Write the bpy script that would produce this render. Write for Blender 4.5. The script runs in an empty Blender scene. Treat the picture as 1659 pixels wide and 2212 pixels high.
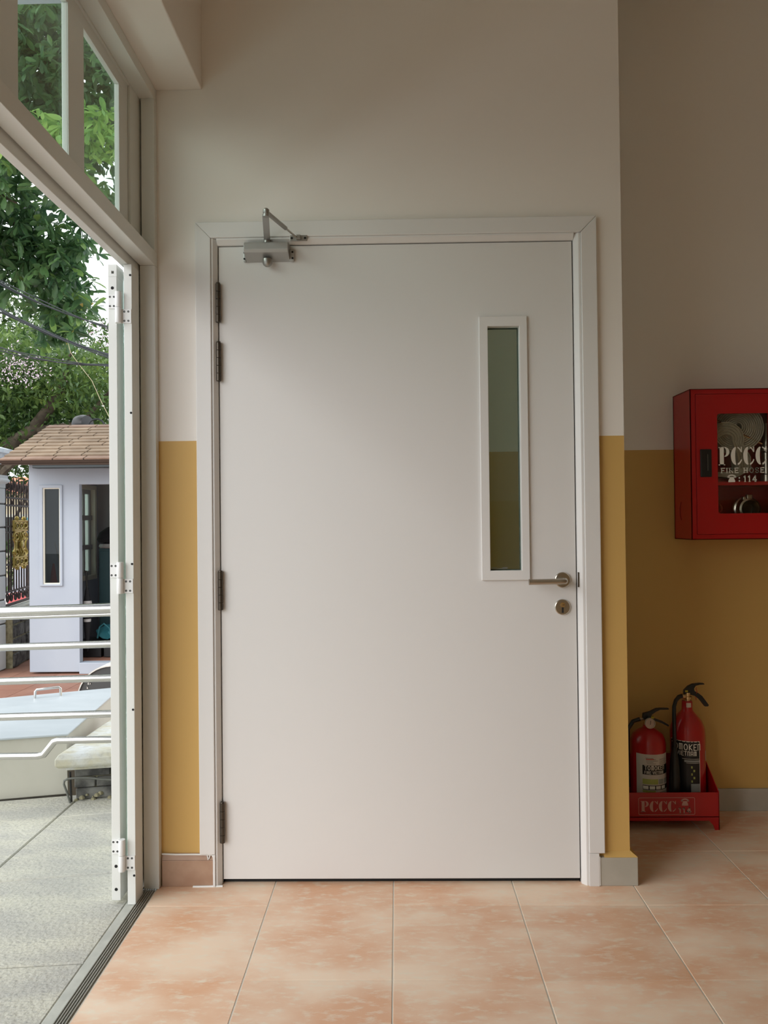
import bpy, math, random
import numpy as np
from mathutils import Vector, Matrix
C = bpy.context.scene.collection
S = bpy.context.scene
# ------------------------------------------------------------------ camera
R = Vector((0.99979887, 0.01700667, -0.01062957)); U = Vector((0.01083236, -0.01187681, 0.99987079)); F = Vector((-0.01687822, 0.99978483, 0.01205865))
cam = bpy.data.cameras.new('camera'); co = bpy.data.objects.new('camera', cam); C.objects.link(co)
co.matrix_world = Matrix(((R.x, U.x, -F.x, 0), (R.y, U.y, -F.y, 0), (R.z, U.z, -F.z, 1.22306), (0, 0, 0, 1)))
cam.sensor_fit = 'HORIZONTAL'; cam.sensor_width = 36; cam.lens = 1673.92 / 1659 * 36; cam.clip_start = .02; cam.clip_end = 300
S.camera = co
# ------------------------------------------------------------------ world: overcast sky
w = bpy.data.worlds.new('sky'); S.world = w; w.use_nodes = True
bg = w.node_tree.nodes['Background']; bg.inputs[0].default_value = (.93, .97, 1, 1); bg.inputs[1].default_value = 1.85
S.view_settings.view_transform = 'Standard'; S.view_settings.look = 'None'; S.view_settings.gamma = 1; S.view_settings.use_curve_mapping = False
S.view_settings.exposure = 0.12
S.cycles.max_bounces = 10; S.cycles.diffuse_bounces = 6; S.cycles.transparent_max_bounces = 12
S.cycles.use_denoising = True
S.cycles.sample_clamp_indirect = 6
# hazy sun behind thin cloud, high over the garden side
sl = bpy.data.lights.new('hazy_sun', 'SUN'); sl.energy = 2.3; sl.angle = math.radians(62); sl.color = (1, .985, .965)
so = bpy.data.objects.new('hazy_sun', sl); C.objects.link(so); so.rotation_euler = Vector((-.60, -.57, .53)).to_track_quat('Z', 'Y').to_euler()

# ------------------------------------------------------------------ materials
def mat(name, col, rough=.6, metal=0, spec=.5, noise=None, bump=0, bscale=200, coat=0, rnd=0, mott=None):
    m = bpy.data.materials.new(name); m.use_nodes = True; nt = m.node_tree; b = nt.nodes['Principled BSDF']
    b.inputs['Base Color'].default_value = (*col, 1); b.inputs['Roughness'].default_value = rough; b.inputs['Metallic'].default_value = metal
    b.inputs['Specular IOR Level'].default_value = spec; b.inputs['Coat Weight'].default_value = coat
    tc = nt.nodes.new('ShaderNodeTexCoord'); src = None
    geo = nt.nodes.new('ShaderNodeNewGeometry')
    if noise:                       # (scale, colour2, stretch)
        n = nt.nodes.new('ShaderNodeTexNoise'); n.inputs['Scale'].default_value = noise[0]; n.inputs['Detail'].default_value = 6
        mp = nt.nodes.new('ShaderNodeMapping'); mp.inputs['Scale'].default_value = noise[2] if len(noise) > 2 else (1, 1, 1)
        nt.links.new(geo.outputs['Position'], mp.inputs['Vector']); nt.links.new(mp.outputs[0], n.inputs['Vector'])
        r = nt.nodes.new('ShaderNodeValToRGB'); r.color_ramp.elements[0].position = .38; r.color_ramp.elements[1].position = .62
        r.color_ramp.elements[0].color = (*col, 1); r.color_ramp.elements[1].color = (*noise[1], 1)
        nt.links.new(n.outputs['Fac'], r.inputs[0]); src = r.outputs[0]
    if mott:                        # second finer mottling (scale, colour, amount)
        n2 = nt.nodes.new('ShaderNodeTexNoise'); n2.inputs['Scale'].default_value = mott[0]; n2.inputs['Detail'].default_value = 8; n2.inputs['Roughness'].default_value = .65
        mp2 = nt.nodes.new('ShaderNodeMapping'); mp2.inputs['Scale'].default_value = mott[3] if len(mott) > 3 else (1, 1, 1)
        nt.links.new(geo.outputs['Position'], mp2.inputs['Vector']); nt.links.new(mp2.outputs[0], n2.inputs['Vector'])
        r2 = nt.nodes.new('ShaderNodeValToRGB'); r2.color_ramp.elements[0].position = .5; r2.color_ramp.elements[1].position = .72
        r2.color_ramp.elements[0].color = (0, 0, 0, 1); r2.color_ramp.elements[1].color = (mott[2],) * 3 + (1,)
        mx = nt.nodes.new('ShaderNodeMix'); mx.data_type = 'RGBA'; mx.inputs[6].default_value = (*col, 1); mx.inputs[7].default_value = (*mott[1], 1)
        nt.links.new(n2.outputs['Fac'], r2.inputs[0]); nt.links.new(r2.outputs[0], mx.inputs[0])
        if src: nt.links.new(src, mx.inputs[6])
        src = mx.outputs[2]
    if rnd:
        oi = nt.nodes.new('ShaderNodeObjectInfo'); mr = nt.nodes.new('ShaderNodeMapRange'); mr.inputs[3].default_value = 1 - rnd; mr.inputs[4].default_value = 1 + rnd
        hs = nt.nodes.new('ShaderNodeHueSaturation'); nt.links.new(oi.outputs['Random'], mr.inputs[0]); nt.links.new(mr.outputs[0], hs.inputs['Value'])
        if src: nt.links.new(src, hs.inputs['Color'])
        else: hs.inputs['Color'].default_value = (*col, 1)
        src = hs.outputs[0]
    if src: nt.links.new(src, b.inputs['Base Color'])
    if bump:
        n = nt.nodes.new('ShaderNodeTexNoise'); n.inputs['Scale'].default_value = bscale; n.inputs['Detail'].default_value = 5
        bp = nt.nodes.new('ShaderNodeBump'); bp.inputs['Strength'].default_value = bump; bp.inputs['Distance'].default_value = .004
        nt.links.new(geo.outputs['Position'], n.inputs['Vector']); nt.links.new(n.outputs['Fac'], bp.inputs['Height']); nt.links.new(bp.outputs[0], b.inputs['Normal'])
    return m
def glass(name, tint, gloss=.12, rough=.0, diff=None):
    m = bpy.data.materials.new(name); m.use_nodes = True; nt = m.node_tree; nt.nodes.remove(nt.nodes['Principled BSDF']); out = nt.nodes['Material Output']
    t = nt.nodes.new('ShaderNodeBsdfTransparent'); t.inputs[0].default_value = (*tint, 1)
    g = nt.nodes.new('ShaderNodeBsdfGlossy'); g.inputs['Roughness'].default_value = rough
    lw = nt.nodes.new('ShaderNodeLayerWeight'); lw.inputs[0].default_value = .5; pw = nt.nodes.new('ShaderNodeMath'); pw.operation = 'POWER'; pw.inputs[1].default_value = 5
    ma = nt.nodes.new('ShaderNodeMath'); ma.operation = 'MULTIPLY_ADD'; ma.inputs[1].default_value = .95; ma.inputs[2].default_value = .035
    nt.links.new(lw.outputs['Facing'], pw.inputs[0]); nt.links.new(pw.outputs[0], ma.inputs[0])
    mx = nt.nodes.new('ShaderNodeMixShader'); nt.links.new(ma.outputs[0], mx.inputs[0]); nt.links.new(t.outputs[0], mx.inputs[1]); nt.links.new(g.outputs[0], mx.inputs[2])
    o = mx
    if diff:
        d = nt.nodes.new('ShaderNodeBsdfTranslucent'); d.inputs[0].default_value = (*diff[0], 1)
        d2 = nt.nodes.new('ShaderNodeBsdfDiffuse'); d2.inputs[0].default_value = (*diff[0], 1)
        a = nt.nodes.new('ShaderNodeAddShader'); nt.links.new(d.outputs[0], a.inputs[0]); nt.links.new(d2.outputs[0], a.inputs[1])
        m2 = nt.nodes.new('ShaderNodeMixShader'); m2.inputs[0].default_value = diff[1]; nt.links.new(mx.outputs[0], m2.inputs[1]); nt.links.new(a.outputs[0], m2.inputs[2]); o = m2
    nt.links.new(o.outputs[0], out.inputs[0]); return m
def leafmat(name, c1, c2, c3=None, trans=.35, rough=.42, scale=2.2):
    m = bpy.data.materials.new(name); m.use_nodes = True; nt = m.node_tree; b = nt.nodes['Principled BSDF']; out = nt.nodes['Material Output']
    geo = nt.nodes.new('ShaderNodeNewGeometry'); n = nt.nodes.new('ShaderNodeTexNoise'); n.inputs['Scale'].default_value = scale; n.inputs['Detail'].default_value = 5; n.inputs['Roughness'].default_value = .75
    nt.links.new(geo.outputs['Position'], n.inputs['Vector'])
    r = nt.nodes.new('ShaderNodeValToRGB'); e = r.color_ramp.elements; e[0].position = .32; e[0].color = (*c1, 1); e[1].position = .66; e[1].color = (*c2, 1)
    if c3: x = e.new(.80); x.color = (*c3, 1)
    ad = nt.nodes.new('ShaderNodeMath'); ad.operation = 'MULTIPLY_ADD'; ad.inputs[1].default_value = .25
    nt.links.new(geo.outputs['Random Per Island'], ad.inputs[0]); sb = nt.nodes.new('ShaderNodeMath'); sb.operation = 'SUBTRACT'; sb.inputs[1].default_value = .125
    nt.links.new(n.outputs['Fac'], sb.inputs[0]); nt.links.new(sb.outputs[0], ad.inputs[2]); nt.links.new(ad.outputs[0], r.inputs[0])
    nt.links.new(r.outputs[0], b.inputs['Base Color']); b.inputs['Roughness'].default_value = rough
    t = nt.nodes.new('ShaderNodeBsdfTranslucent'); g = nt.nodes.new('ShaderNodeGamma'); g.inputs[1].default_value = .8
    nt.links.new(r.outputs[0], g.inputs[0]); nt.links.new(g.outputs[0], t.inputs[0])
    mx = nt.nodes.new('ShaderNodeMixShader'); mx.inputs[0].default_value = trans; nt.links.new(b.outputs[0], mx.inputs[1]); nt.links.new(t.outputs[0], mx.inputs[2]); nt.links.new(mx.outputs[0], out.inputs[0])
    return m
M = dict(
 wall=mat('white_wall_paint', (.82, .775, .725), .75, bump=.04, bscale=60),
 yellow=mat('ochre_wall_paint', (.60, .375, .115), .6, bump=.05, bscale=60),
 ceil=mat('ceiling_paint', (.8, .76, .7), .8),
 frame=mat('white_door_frame_paint', (.74, .725, .71), .35),
 door=mat('white_door_paint', (.735, .72, .705), .42),
 alu=mat('white_coated_aluminium', (.72, .73, .70), .3),
 alu_h=mat('white_hinge_coat', (.78, .78, .77), .3),
 tile=mat('terracotta_floor_tile', (.72, .42, .26), .42, noise=(2.8, (.84, .66, .50), (1, 1.6, 1)), mott=(20, (.80, .72, .58), .9, (1, 2.4, 1)), rnd=.05, bump=.05, bscale=40),
 grout=mat('pale_grout', (.62, .58, .50), .85),
 skirt_t=mat('terracotta_skirting', (.34, .20, .13), .5, noise=(12, (.42, .27, .185))),
 skirt_g=mat('grey_skirting', (.40, .37, .31), .55, noise=(9, (.45, .42, .36))),
 caulk=mat('white_caulk', (.8, .8, .78), .6),
 closer=mat('silver_grey_paint', (.42, .42, .41), .38, metal=.4),
 arm=mat('dull_steel', (.36, .35, .33), .35, metal=.8),
 steel=mat('brushed_steel', (.50, .46, .40), .28, metal=1),
 inox=mat('polished_steel_pipe', (.60, .59, .57), .20, metal=1, bump=.02, bscale=90),
 brass=mat('brass', (.72, .55, .32), .25, metal=1),
 hinge=mat('dark_bronze', (.075, .06, .045), .35, metal=.6),
 black=mat('black_plastic', (.012, .012, .013), .4),
 hole=mat('dark_hole', (.008, .008, .008), .8),
 screw=mat('grey_screw', (.16, .16, .15), .4, metal=.6),
 red=mat('red_enamel', (.43, .005, .008), .32, coat=.15),
 redx=mat('red_cylinder_enamel', (.46, .010, .014), .28, coat=.3),
 red_in=mat('red_enamel_inside', (.16, .006, .006), .5),
 hose=mat('canvas_hose', (.44, .40, .31), .8, noise=(60, (.36, .33, .25))),
 hose_d=mat('canvas_hose_edge', (.40, .36, .27), .85),
 white_ink=mat('white_print', (.90, .88, .82), .5),
 pink_ink=mat('pale_red_print', (.62, .36, .32), .5),
 black_ink=mat('black_print', (.01, .01, .012), .4),
 red_ink=mat('red_print', (.5, .02, .02), .5),
 green_ink=mat('olive_green_print', (.40, .44, .12), .5),
 grey_ink=mat('grey_print', (.32, .34, .34), .5),
 label=mat('paper_label', (.62, .57, .53), .5),
 gauge=mat('gauge_face', (.55, .42, .36), .3),
 yel_tag=mat('yellow_seal', (.5, .42, .04), .5),
 track=mat('mill_aluminium_track', (.42, .42, .38), .38, metal=.7, bump=.1, bscale=80),
 cement=mat('cement_strip', (.42, .43, .39), .8, noise=(14, (.50, .51, .46)), bump=.2, bscale=50),
 granite=mat('rough_granite_paver', (.46, .455, .41), .75, noise=(3, (.58, .57, .48), (1, 3, 1)), mott=(60, (.27, .27, .26), .85, (1, 3, 1)), bump=1.0, bscale=70, rnd=.04),
 joint=mat('dark_paver_joint', (.10, .10, .10), .9),
 boxtop=mat('pale_blue_white_sheet', (.42, .47, .50), .4, noise=(2.5, (.48, .53, .56), (1, 3, 1))),
 boxside=mat('cream_sheet_metal', (.47, .46, .39), .55, noise=(4, (.52, .51, .44))),
 coping=mat('weathered_white_coping', (.60, .63, .63), .7, noise=(9, (.52, .50, .38), (1, 3, 1)), mott=(30, (.38, .37, .32), .8), bump=.6, bscale=30),
 stone=mat('dark_stone_block', (.05, .05, .047), .8, noise=(14, (.17, .17, .155)), bump=.8, bscale=25, rnd=.2),
 moss=mat('mossy_mortar', (.20, .18, .11), .95, noise=(20, (.33, .31, .20)), bump=.8, bscale=40),
 conduit=mat('grey_conduit', (.13, .135, .12), .5),
 brown=mat('brown_red_terrace_tile', (.30, .14, .095), .55, noise=(3, (.37, .19, .13)), rnd=.08),
 browng=mat('terrace_grout', (.40, .30, .24), .9),
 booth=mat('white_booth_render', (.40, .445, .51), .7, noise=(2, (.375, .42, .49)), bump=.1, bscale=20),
 booth_in=mat('booth_inner_paint', (.42, .42, .43), .8),
 booth_trim=mat('cream_window_trim', (.72, .70, .60), .5),
 shingle=mat('tan_asphalt_shingle', (.235, .17, .115), .9, noise=(5, (.31, .23, .16)), rnd=.14, bump=.4, bscale=120),
 shingle_e=mat('brown_shingle_edge', (.22, .14, .10), .9, noise=(5, (.28, .19, .14)), rnd=.14, bump=.4, bscale=120),
 fascia=mat('dark_slate_gutter', (.035, .045, .05), .5),
 deck=mat('dark_roof_felt', (.05, .03, .02), .9),
 locker=mat('dark_teal_locker', (.03, .07, .08), .45),
 cloth_b=mat('black_cloth', (.01, .01, .012), .8, bump=.6, bscale=30),
 teal=mat('teal_nylon', (.02, .14, .17), .6, bump=.5, bscale=30),
 plastic=mat('crinkled_clear_film', (.40, .38, .36), .2, bump=1, bscale=40),
 umb=mat('silver_fabric_stripe', (.5, .5, .5), .4),
 cone=mat('red_traffic_cone', (.85, .03, .03), .4),
 stick=mat('pale_wood_stick', (.5, .42, .28), .6),
 iron=mat('rusty_black_iron', (.025, .017, .016), .6, noise=(20, (.055, .03, .025))),
 gold=mat('aged_gold_casting', (.50, .38, .11), .38, metal=.75, bump=.5, bscale=60),
 pillar=mat('pale_grey_pillar_paint', (.62, .66, .67), .7, noise=(3, (.68, .71, .72)), bump=.2, bscale=20),
 cap=mat('bluish_cap_paint', (.55, .63, .70), .6, noise=(12, (.72, .78, .82))),
 drum=mat('dark_drum_lid', (.055, .06, .062), .45),
 drum_s=mat('pale_drum_shell', (.66, .66, .62), .5, noise=(5, (.42, .42, .40))),
 cable=mat('black_overhead_cable', (.03, .035, .04), .6),
 bark=mat('dark_bark', (.05, .037, .026), .9, noise=(6, (.10, .08, .055)), bump=.8, bscale=20),
 leaf1=leafmat('broad_leaf_green', (.04, .10, .05), (.12, .24, .08), (.26, .40, .10), .42, rough=.3),
 leafbr=leafmat('bright_leaf_green', (.12, .28, .07), (.33, .50, .12), (.55, .64, .20), .5),  # lighter yellow-green for some single leaves and the transom spray
 leaf2=leafmat('far_leaf_green', (.018, .05, .014), (.085, .16, .028), (.20, .31, .05), .3, scale=.9),
 leaf3=leafmat('mid_leaf_green', (.025, .07, .02), (.13, .22, .045), (.34, .45, .09), .4, scale=1.1),
 flower=leafmat('pale_pink_flower', (.75, .55, .68), (.85, .72, .80), (.9, .85, .88), .3),
 yleaf=leafmat('yellowed_leaf', (.55, .36, .06), (.65, .45, .08), None, .3),
 street=mat('grey_asphalt', (.16, .16, .155), .9, noise=(3, (.20, .20, .195))),
 house=mat('cream_house_wall', (.78, .68, .48), .8),
 rooft=mat('orange_clay_roof', (.62, .20, .10), .7),
 kerb_r=mat('red_kerb_paint', (.60, .12, .12), .7), kerb_w=mat('white_kerb_paint', (.75, .70, .68), .7),
 van=mat('blue_teal_board', (.08, .30, .36), .5), car=mat('silver_car_paint', (.5, .52, .58), .3, metal=.3), rubber=mat('tyre_rubber', (.02, .02, .02), .8),
 glass=glass('clear_glass', (.88, .95, .91)),
 glass_d=glass('green_tinted_glass', (.90, .98, .93), diff=((.42, .55, .45), .03)),  # faint diffuse green added to the pane to lift its brightness
 glass_b=glass('dark_booth_glass', (.42, .46, .46)),
 glass_c=glass('cabinet_acrylic', (.95, .95, .93)),
 glass_l=glass('pale_green_door_glass', (.74, .82, .79), diff=((.26, .32, .30), .35), rough=.06),
 glass_f=glass('frosted_booth_panes', (.55, .62, .58), diff=((.5, .56, .53), .6)),
)
# ------------------------------------------------------------------ mesh helpers
ORG = {}
def link(o, parent=None, loc=None):
    C.objects.link(o)
    if parent is not None: o.parent = parent; ORG[o.name] = ORG[parent.name]
    else:
        loc = Vector(loc or (0, 0, 0)); o.location = loc; ORG[o.name] = loc
def tag(o, label=None, cat=None, group=None, kind=None):
    if label: o['label'] = label
    if cat: o['category'] = cat
    if group: o['group'] = group
    if kind: o['kind'] = kind
    return o
def thing(name, label, cat, loc, group=None):
    o = bpy.data.objects.new(name, None); o.empty_display_size = .05; link(o, None, loc); return tag(o, label, cat, group)
class MB:
    def __init__(s): s.v = []; s.f = []; s.m = []; s.cur = 0; s.sm = []; s.smooth = False
    def add(s, vs, fs):
        n = len(s.v); s.v += [tuple(map(float, v)) for v in vs]
        for f in fs: s.f.append(tuple(n + i for i in f)); s.m.append(s.cur); s.sm.append(s.smooth)
        return s
    def box(s, x0, x1, y0, y1, z0, z1):
        if x0 > x1: x0, x1 = x1, x0
        if y0 > y1: y0, y1 = y1, y0
        if z0 > z1: z0, z1 = z1, z0
        return s.add([(x0, y0, z0), (x1, y0, z0), (x1, y1, z0), (x0, y1, z0), (x0, y0, z1), (x1, y0, z1), (x1, y1, z1), (x0, y1, z1)],
                     [(0, 3, 2, 1), (4, 5, 6, 7), (0, 1, 5, 4), (1, 2, 6, 5), (2, 3, 7, 6), (3, 0, 4, 7)])
    def obox(s, c, ax, ay, az):    # oriented box: centre, three half vectors
        c, ax, ay, az = map(Vector, (c, ax, ay, az)); vs = [c + a * ax + b * ay + d * az for d in (-1, 1) for a, b in ((-1, -1), (1, -1), (1, 1), (-1, 1))]
        return s.add(vs, [(0, 3, 2, 1), (4, 5, 6, 7), (0, 1, 5, 4), (1, 2, 6, 5), (2, 3, 7, 6), (3, 0, 4, 7)])
    def ring(s, x0, x1, z0, z1, a0, a1, b0, b1, y0, y1):   # frame in XZ, hole a0..a1 x b0..b1, thickness y0..y1
        o = [(x0, z0), (x1, z0), (x1, z1), (x0, z1)]; i = [(a0, b0), (a1, b0), (a1, b1), (a0, b1)]
        vs = [(x, y, z) for y in (y0, y1) for L in (o, i) for x, z in L]; fs = []
        for k in range(4):
            n = (k + 1) % 4
            fs += [(k, n, 4 + n, 4 + k), (8 + n, 8 + k, 12 + k, 12 + n), (n, k, 8 + k, 8 + n), (4 + k, 4 + n, 12 + n, 12 + k)]
        return s.add(vs, fs)
    def prism(s, pts, axis, a, b):   # polygon pts (2D) extruded along axis
        n = len(pts); mk = {'x': lambda p, t: (t, p[0], p[1]), 'y': lambda p, t: (p[0], t, p[1]), 'z': lambda p, t: (p[0], p[1], t)}[axis]
        vs = [mk(p, a) for p in pts] + [mk(p, b) for p in pts]
        return s.add(vs, [tuple(range(n))[::-1], tuple(range(n, 2 * n))] + [(k, (k + 1) % n, n + (k + 1) % n, n + k) for k in range(n)])
    def tube(s, path, r, n=10, caps=True, closed=False):
        path = [Vector(p) for p in path]; L = len(path); rr = r if isinstance(r, (list, tuple)) else [r] * L; rings = []; prev = None
        for i, p in enumerate(path):
            a = path[(i - 1) % L] if (i or closed) else p; b = path[(i + 1) % L] if (i < L - 1 or closed) else p
            t = (b - a).normalized() if (b - a).length > 1e-9 else Vector((0, 0, 1))
            if prev is None:
                u = t.cross(Vector((0, 0, 1)));
                if u.length < .1: u = t.cross(Vector((0, 1, 0)))
            else: u = prev - t * prev.dot(t)
            u.normalize(); prev = u; v = t.cross(u)
            rings.append([p + rr[i] * (math.cos(2 * math.pi * k / n) * u + math.sin(2 * math.pi * k / n) * v) for k in range(n)])
        fs = []
        for i in range(L if closed else L - 1):
            j = (i + 1) % L
            fs += [(i * n + k, i * n + (k + 1) % n, j * n + (k + 1) % n, j * n + k) for k in range(n)]
        if caps and not closed: fs += [tuple(range(n))[::-1], tuple(range((L - 1) * n, L * n))]
        o = s.smooth; s.smooth = True; s.add([v for r_ in rings for v in r_], fs); s.smooth = o; return s
    def lathe(s, c, prof, axis=(0, 0, 1), n=24, a0=0, a1=2 * math.pi):   # prof: (radius, height)
        ax = Vector(axis).normalized(); u = ax.cross(Vector((0, 1, 0)))
        if u.length < .1: u = ax.cross(Vector((1, 0, 0)))
        u.normalize(); v = ax.cross(u); c = Vector(c); full = abs(a1 - a0 - 2 * math.pi) < 1e-6; m = n if full else n + 1
        vs = [c + h * ax + r * (math.cos(a0 + (a1 - a0) * k / n) * u + math.sin(a0 + (a1 - a0) * k / n) * v) for r, h in prof for k in range(m)]
        fs = []
        for i in range(len(prof) - 1):
            for k in range(n):
                k2 = (k + 1) % m; fs.append((i * m + k, i * m + k2, (i + 1) * m + k2, (i + 1) * m + k))
        o = s.smooth; s.smooth = True; s.add(vs, fs); s.smooth = o; return s
    def build(s, name, mats, parent=None, loc=None, bevel=0, seg=2, smooth=False, auto=True):
        me = bpy.data.meshes.new(name); off = ORG[parent.name] if parent is not None else Vector(loc or (0, 0, 0))
        me.from_pydata([(x - off.x, y - off.y, z - off.z) for x, y, z in s.v], [], s.f)
        for m in (mats if isinstance(mats, (list, tuple)) else [mats]): me.materials.append(M[m] if isinstance(m, str) else m)
        me.polygons.foreach_set('material_index', s.m)
        me.polygons.foreach_set('use_smooth', [bool(x) or smooth for x in s.sm]); me.update()
        import bmesh
        bm = bmesh.new(); bm.from_mesh(me); bmesh.ops.remove_doubles(bm, verts=bm.verts, dist=1e-6); bmesh.ops.recalc_face_normals(bm, faces=bm.faces)
        if any(s.sm) or smooth:
            for e in bm.edges:
                if len(e.link_faces) == 2 and e.calc_face_angle(0) > .65: e.smooth = False
        bm.to_mesh(me); bm.free()
        o = bpy.data.objects.new(name, me); link(o, parent, loc)
        if bevel:
            b = o.modifiers.new('bevel', 'BEVEL'); b.width = bevel; b.segments = seg; b.limit_method = 'ANGLE'; b.angle_limit = .6; b.harden_normals = False
        return o
def box(name, m, d, parent=None, bevel=0, loc=None, seg=2):
    if parent is None and loc is None: loc = ((d[0] + d[1]) / 2, (d[2] + d[3]) / 2, d[4])
    return MB().box(*d).build(name, m, parent, loc, bevel, seg)
def struct(o): o['kind'] = 'structure'; return o
def sroot(name, loc=(0, 0, 0)):
    o = bpy.data.objects.new(name, None); link(o, None, loc); o['kind'] = 'structure'; return o
def copy_tree(o, d, parent=None):
    c = o.copy(); C.objects.link(c); d = Vector(d)
    if parent is None: c.location = Vector(o.location) + d; ORG[c.name] = ORG[o.name] + d
    else: c.parent = parent; ORG[c.name] = ORG[parent.name]
    for ch in list(o.children): copy_tree(ch, (0, 0, 0), c)
    return c
# stroke lettering ---------------------------------------------------------------
def arc(cx, cy, rx, ry, a0, a1, n=10): return [(cx + rx * math.cos(math.radians(a0 + (a1 - a0) * k / n)), cy + ry * math.sin(math.radians(a0 + (a1 - a0) * k / n))) for k in range(n + 1)]
GL = {
 'F': (.55, [[(.08, 0), (.08, 1)], [(.08, 1), (.55, 1)], [(.08, .52), (.42, .52)]]),
 'I': (.2, [[(.1, 0), (.1, 1)]]),
 'R': (.6, [[(.08, 0), (.08, 1)], [(.08, 1), (.3, 1)] + arc(.3, .76, .22, .24, 90, -90, 8) + [(.08, .52)], [(.3, .5), (.56, 0)]]),
 'E': (.55, [[(.08, 0), (.08, 1)], [(.08, 1), (.55, 1)], [(.08, .52), (.42, .52)], [(.08, 0), (.55, 0)]]),
 'H': (.62, [[(.08, 0), (.08, 1)], [(.54, 0), (.54, 1)], [(.08, .5), (.54, .5)]]),
 'O': (.66, [arc(.33, .5, .27, .5, 0, 360, 18)]),
 'S': (.55, [arc(.28, .75, .22, .25, 20, 240, 10) + arc(.28, .25, .22, .25, 70, -160, 10)]),
 '1': (.36, [[(.04, .8), (.2, 1), (.2, 0)]]),
 '4': (.6, [[(.42, 0), (.42, 1), (.04, .28), (.58, .28)]]),
 ':': (.2, [[(.1, .1), (.1, .24)], [(.1, .6), (.1, .74)]]),
 'T': (.56, [[(.0, 1), (.56, 1)], [(.28, 0), (.28, 1)]]),
 'M': (.66, [[(.08, 0), (.08, 1), (.58, 1), (.58, 0)], [(.33, 0), (.33, 1)]]),
 'K': (.58, [[(.08, 0), (.08, 1)], [(.54, 1), (.12, .5), (.54, 0)]]),
 'N': (.58, [[(.08, 0), (.08, 1), (.5, 1), (.5, 0)]]),
 'V': (.56, [[(.02, 1), (.28, 0), (.54, 1)]]),
 'A': (.56, [[(.06, 0), (.06, 1), (.5, 1), (.5, 0)], [(.06, .42), (.5, .42)]]),
 '2': (.5, [arc(.25, .75, .2, .25, 170, -30, 8) + [(.05, 0), (.48, 0)]]),
 '9': (.5, [arc(.25, .72, .2, .27, 0, 360, 12), [(.45, .72), (.35, 0)]]),
 ' ': (.35, []),
}
def strokes(mb, text, fn, x, y, h, wgt, sx=1, gap=.14, serif=0):
    """text drawn with strokes; fn maps flat (x, y) to a point of the printed surface"""
    for ch in text:
        w_, pl = GL[ch]
        for line in pl:
            P = [(x + px * h * sx, y + py * h) for px, py in line]
            for a, b in zip(P[:-1], P[1:]):
                dx, dy = b[0] - a[0], b[1] - a[1]; l = math.hypot(dx, dy) or 1; dx, dy = dx / l, dy / l; e = wgt / 2 * .7; nx, ny = -dy * wgt / 2, dx * wgt / 2
                mb.add([fn(a[0] - dx * e + nx, a[1] - dy * e + ny), fn(a[0] - dx * e - nx, a[1] - dy * e - ny), fn(b[0] + dx * e - nx, b[1] + dy * e - ny), fn(b[0] + dx * e + nx, b[1] + dy * e + ny)], [(0, 1, 2, 3)])
            if serif:
                for p, q in ((P[0], P[1]), (P[-1], P[-2])):
                    if abs(p[0] - q[0]) < 1e-6:
                        t = wgt * .25; yy = p[1]
                        mb.add([fn(p[0] - serif, yy - t), fn(p[0] + serif, yy - t), fn(p[0] + serif, yy + t), fn(p[0] - serif, yy + t)], [(0, 1, 2, 3)])
        x += (w_ * sx + gap) * h
    return x
def strip2(mb, fn, outer, inner):
    n = len(outer); mb.add([fn(*p) for p in outer] + [fn(*p) for p in inner], [(k, k + 1, n + k + 1, n + k) for k in range(n - 1)])
def stencil_pccc(mb, fn, x, y, h, cw):
    """fat stencil letters P C C C; cw is the width of one letter"""
    q = lambda x0, y0, x1, y1: mb.add([fn(x0, y0), fn(x1, y0), fn(x1, y1), fn(x0, y1)], [(0, 1, 2, 3)])
    sw = cw * .34
    q(x + cw * .10, y, x + cw * .10 + sw, y + h); q(x, y, x + cw * .10 + sw + cw * .1, y + h * .06); q(x, y + h * .95, x + cw * .2, y + h)
    ox = x + cw * .5
    strip2(mb, fn, [(ox + a, y + h * .73 + b) for a, b in arc(0, 0, cw * .40, h * .27, 90, -90, 12)], [(ox + a, y + h * .73 + b) for a, b in arc(0, 0, cw * .14, h * .215, 90, -90, 12)])
    x += cw * 1.02
    for k in range(3):
        cx, cy = x + cw * .5, y + h * .5
        strip2(mb, fn, [(cx + a, cy + b) for a, b in arc(-cw * .04, 0, cw * .46, h * .5, 100, 260, 14)], [(cx + a, cy + b) for a, b in arc(-cw * .04, 0, cw * .10, h * .46, 100, 260, 14)])
        strip2(mb, fn, [(cx + a, cy + b) for a, b in arc(0, 0, cw * .44, h * .5, 82, 30, 6)], [(cx + a, cy + b) for a, b in arc(0, 0, cw * .36, h * .43, 82, 30, 6)])
        q(cx + cw * .34, cy + h * .2, cx + cw * .42, cy + h * .5)
        strip2(mb, fn, [(cx + a, cy + b) for a, b in arc(0, 0, cw * .46, h * .5, 278, 335, 6)], [(cx + a, cy + b) for a, b in arc(0, 0, cw * .38, h * .40, 278, 335, 6)])
        x += cw * 1.02
    return x
def phone(mb, fn, x, y, s):
    mb.add([fn(x + a * s, y + b * s) for a, b in ((.12, 0), (.88, 0), (.86, .2), (.68, .55), (.32, .55), (.14, .2))], [(0, 1, 2, 3, 4, 5)])
    strip2(mb, fn, [(x + s * (.5 + a), y + s * (.5 + b)) for a, b in arc(0, 0, .52, .34, 10, 170, 10)], [(x + s * (.5 + a), y + s * (.52 + b)) for a, b in arc(0, 0, .34, .18, 10, 170, 10)])
    for cx in (.04, .72): mb.add([fn(x + a * s, y + b * s) for a, b in ((cx, .48), (cx + .24, .48), (cx + .24, .64), (cx, .64))], [(0, 1, 2, 3)])
def disc(mb, c, r, axis, n=10, t=.001):
    mb.lathe(c, [(0, t), (r, t), (r, 0), (0, 0)], axis, n)

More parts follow.
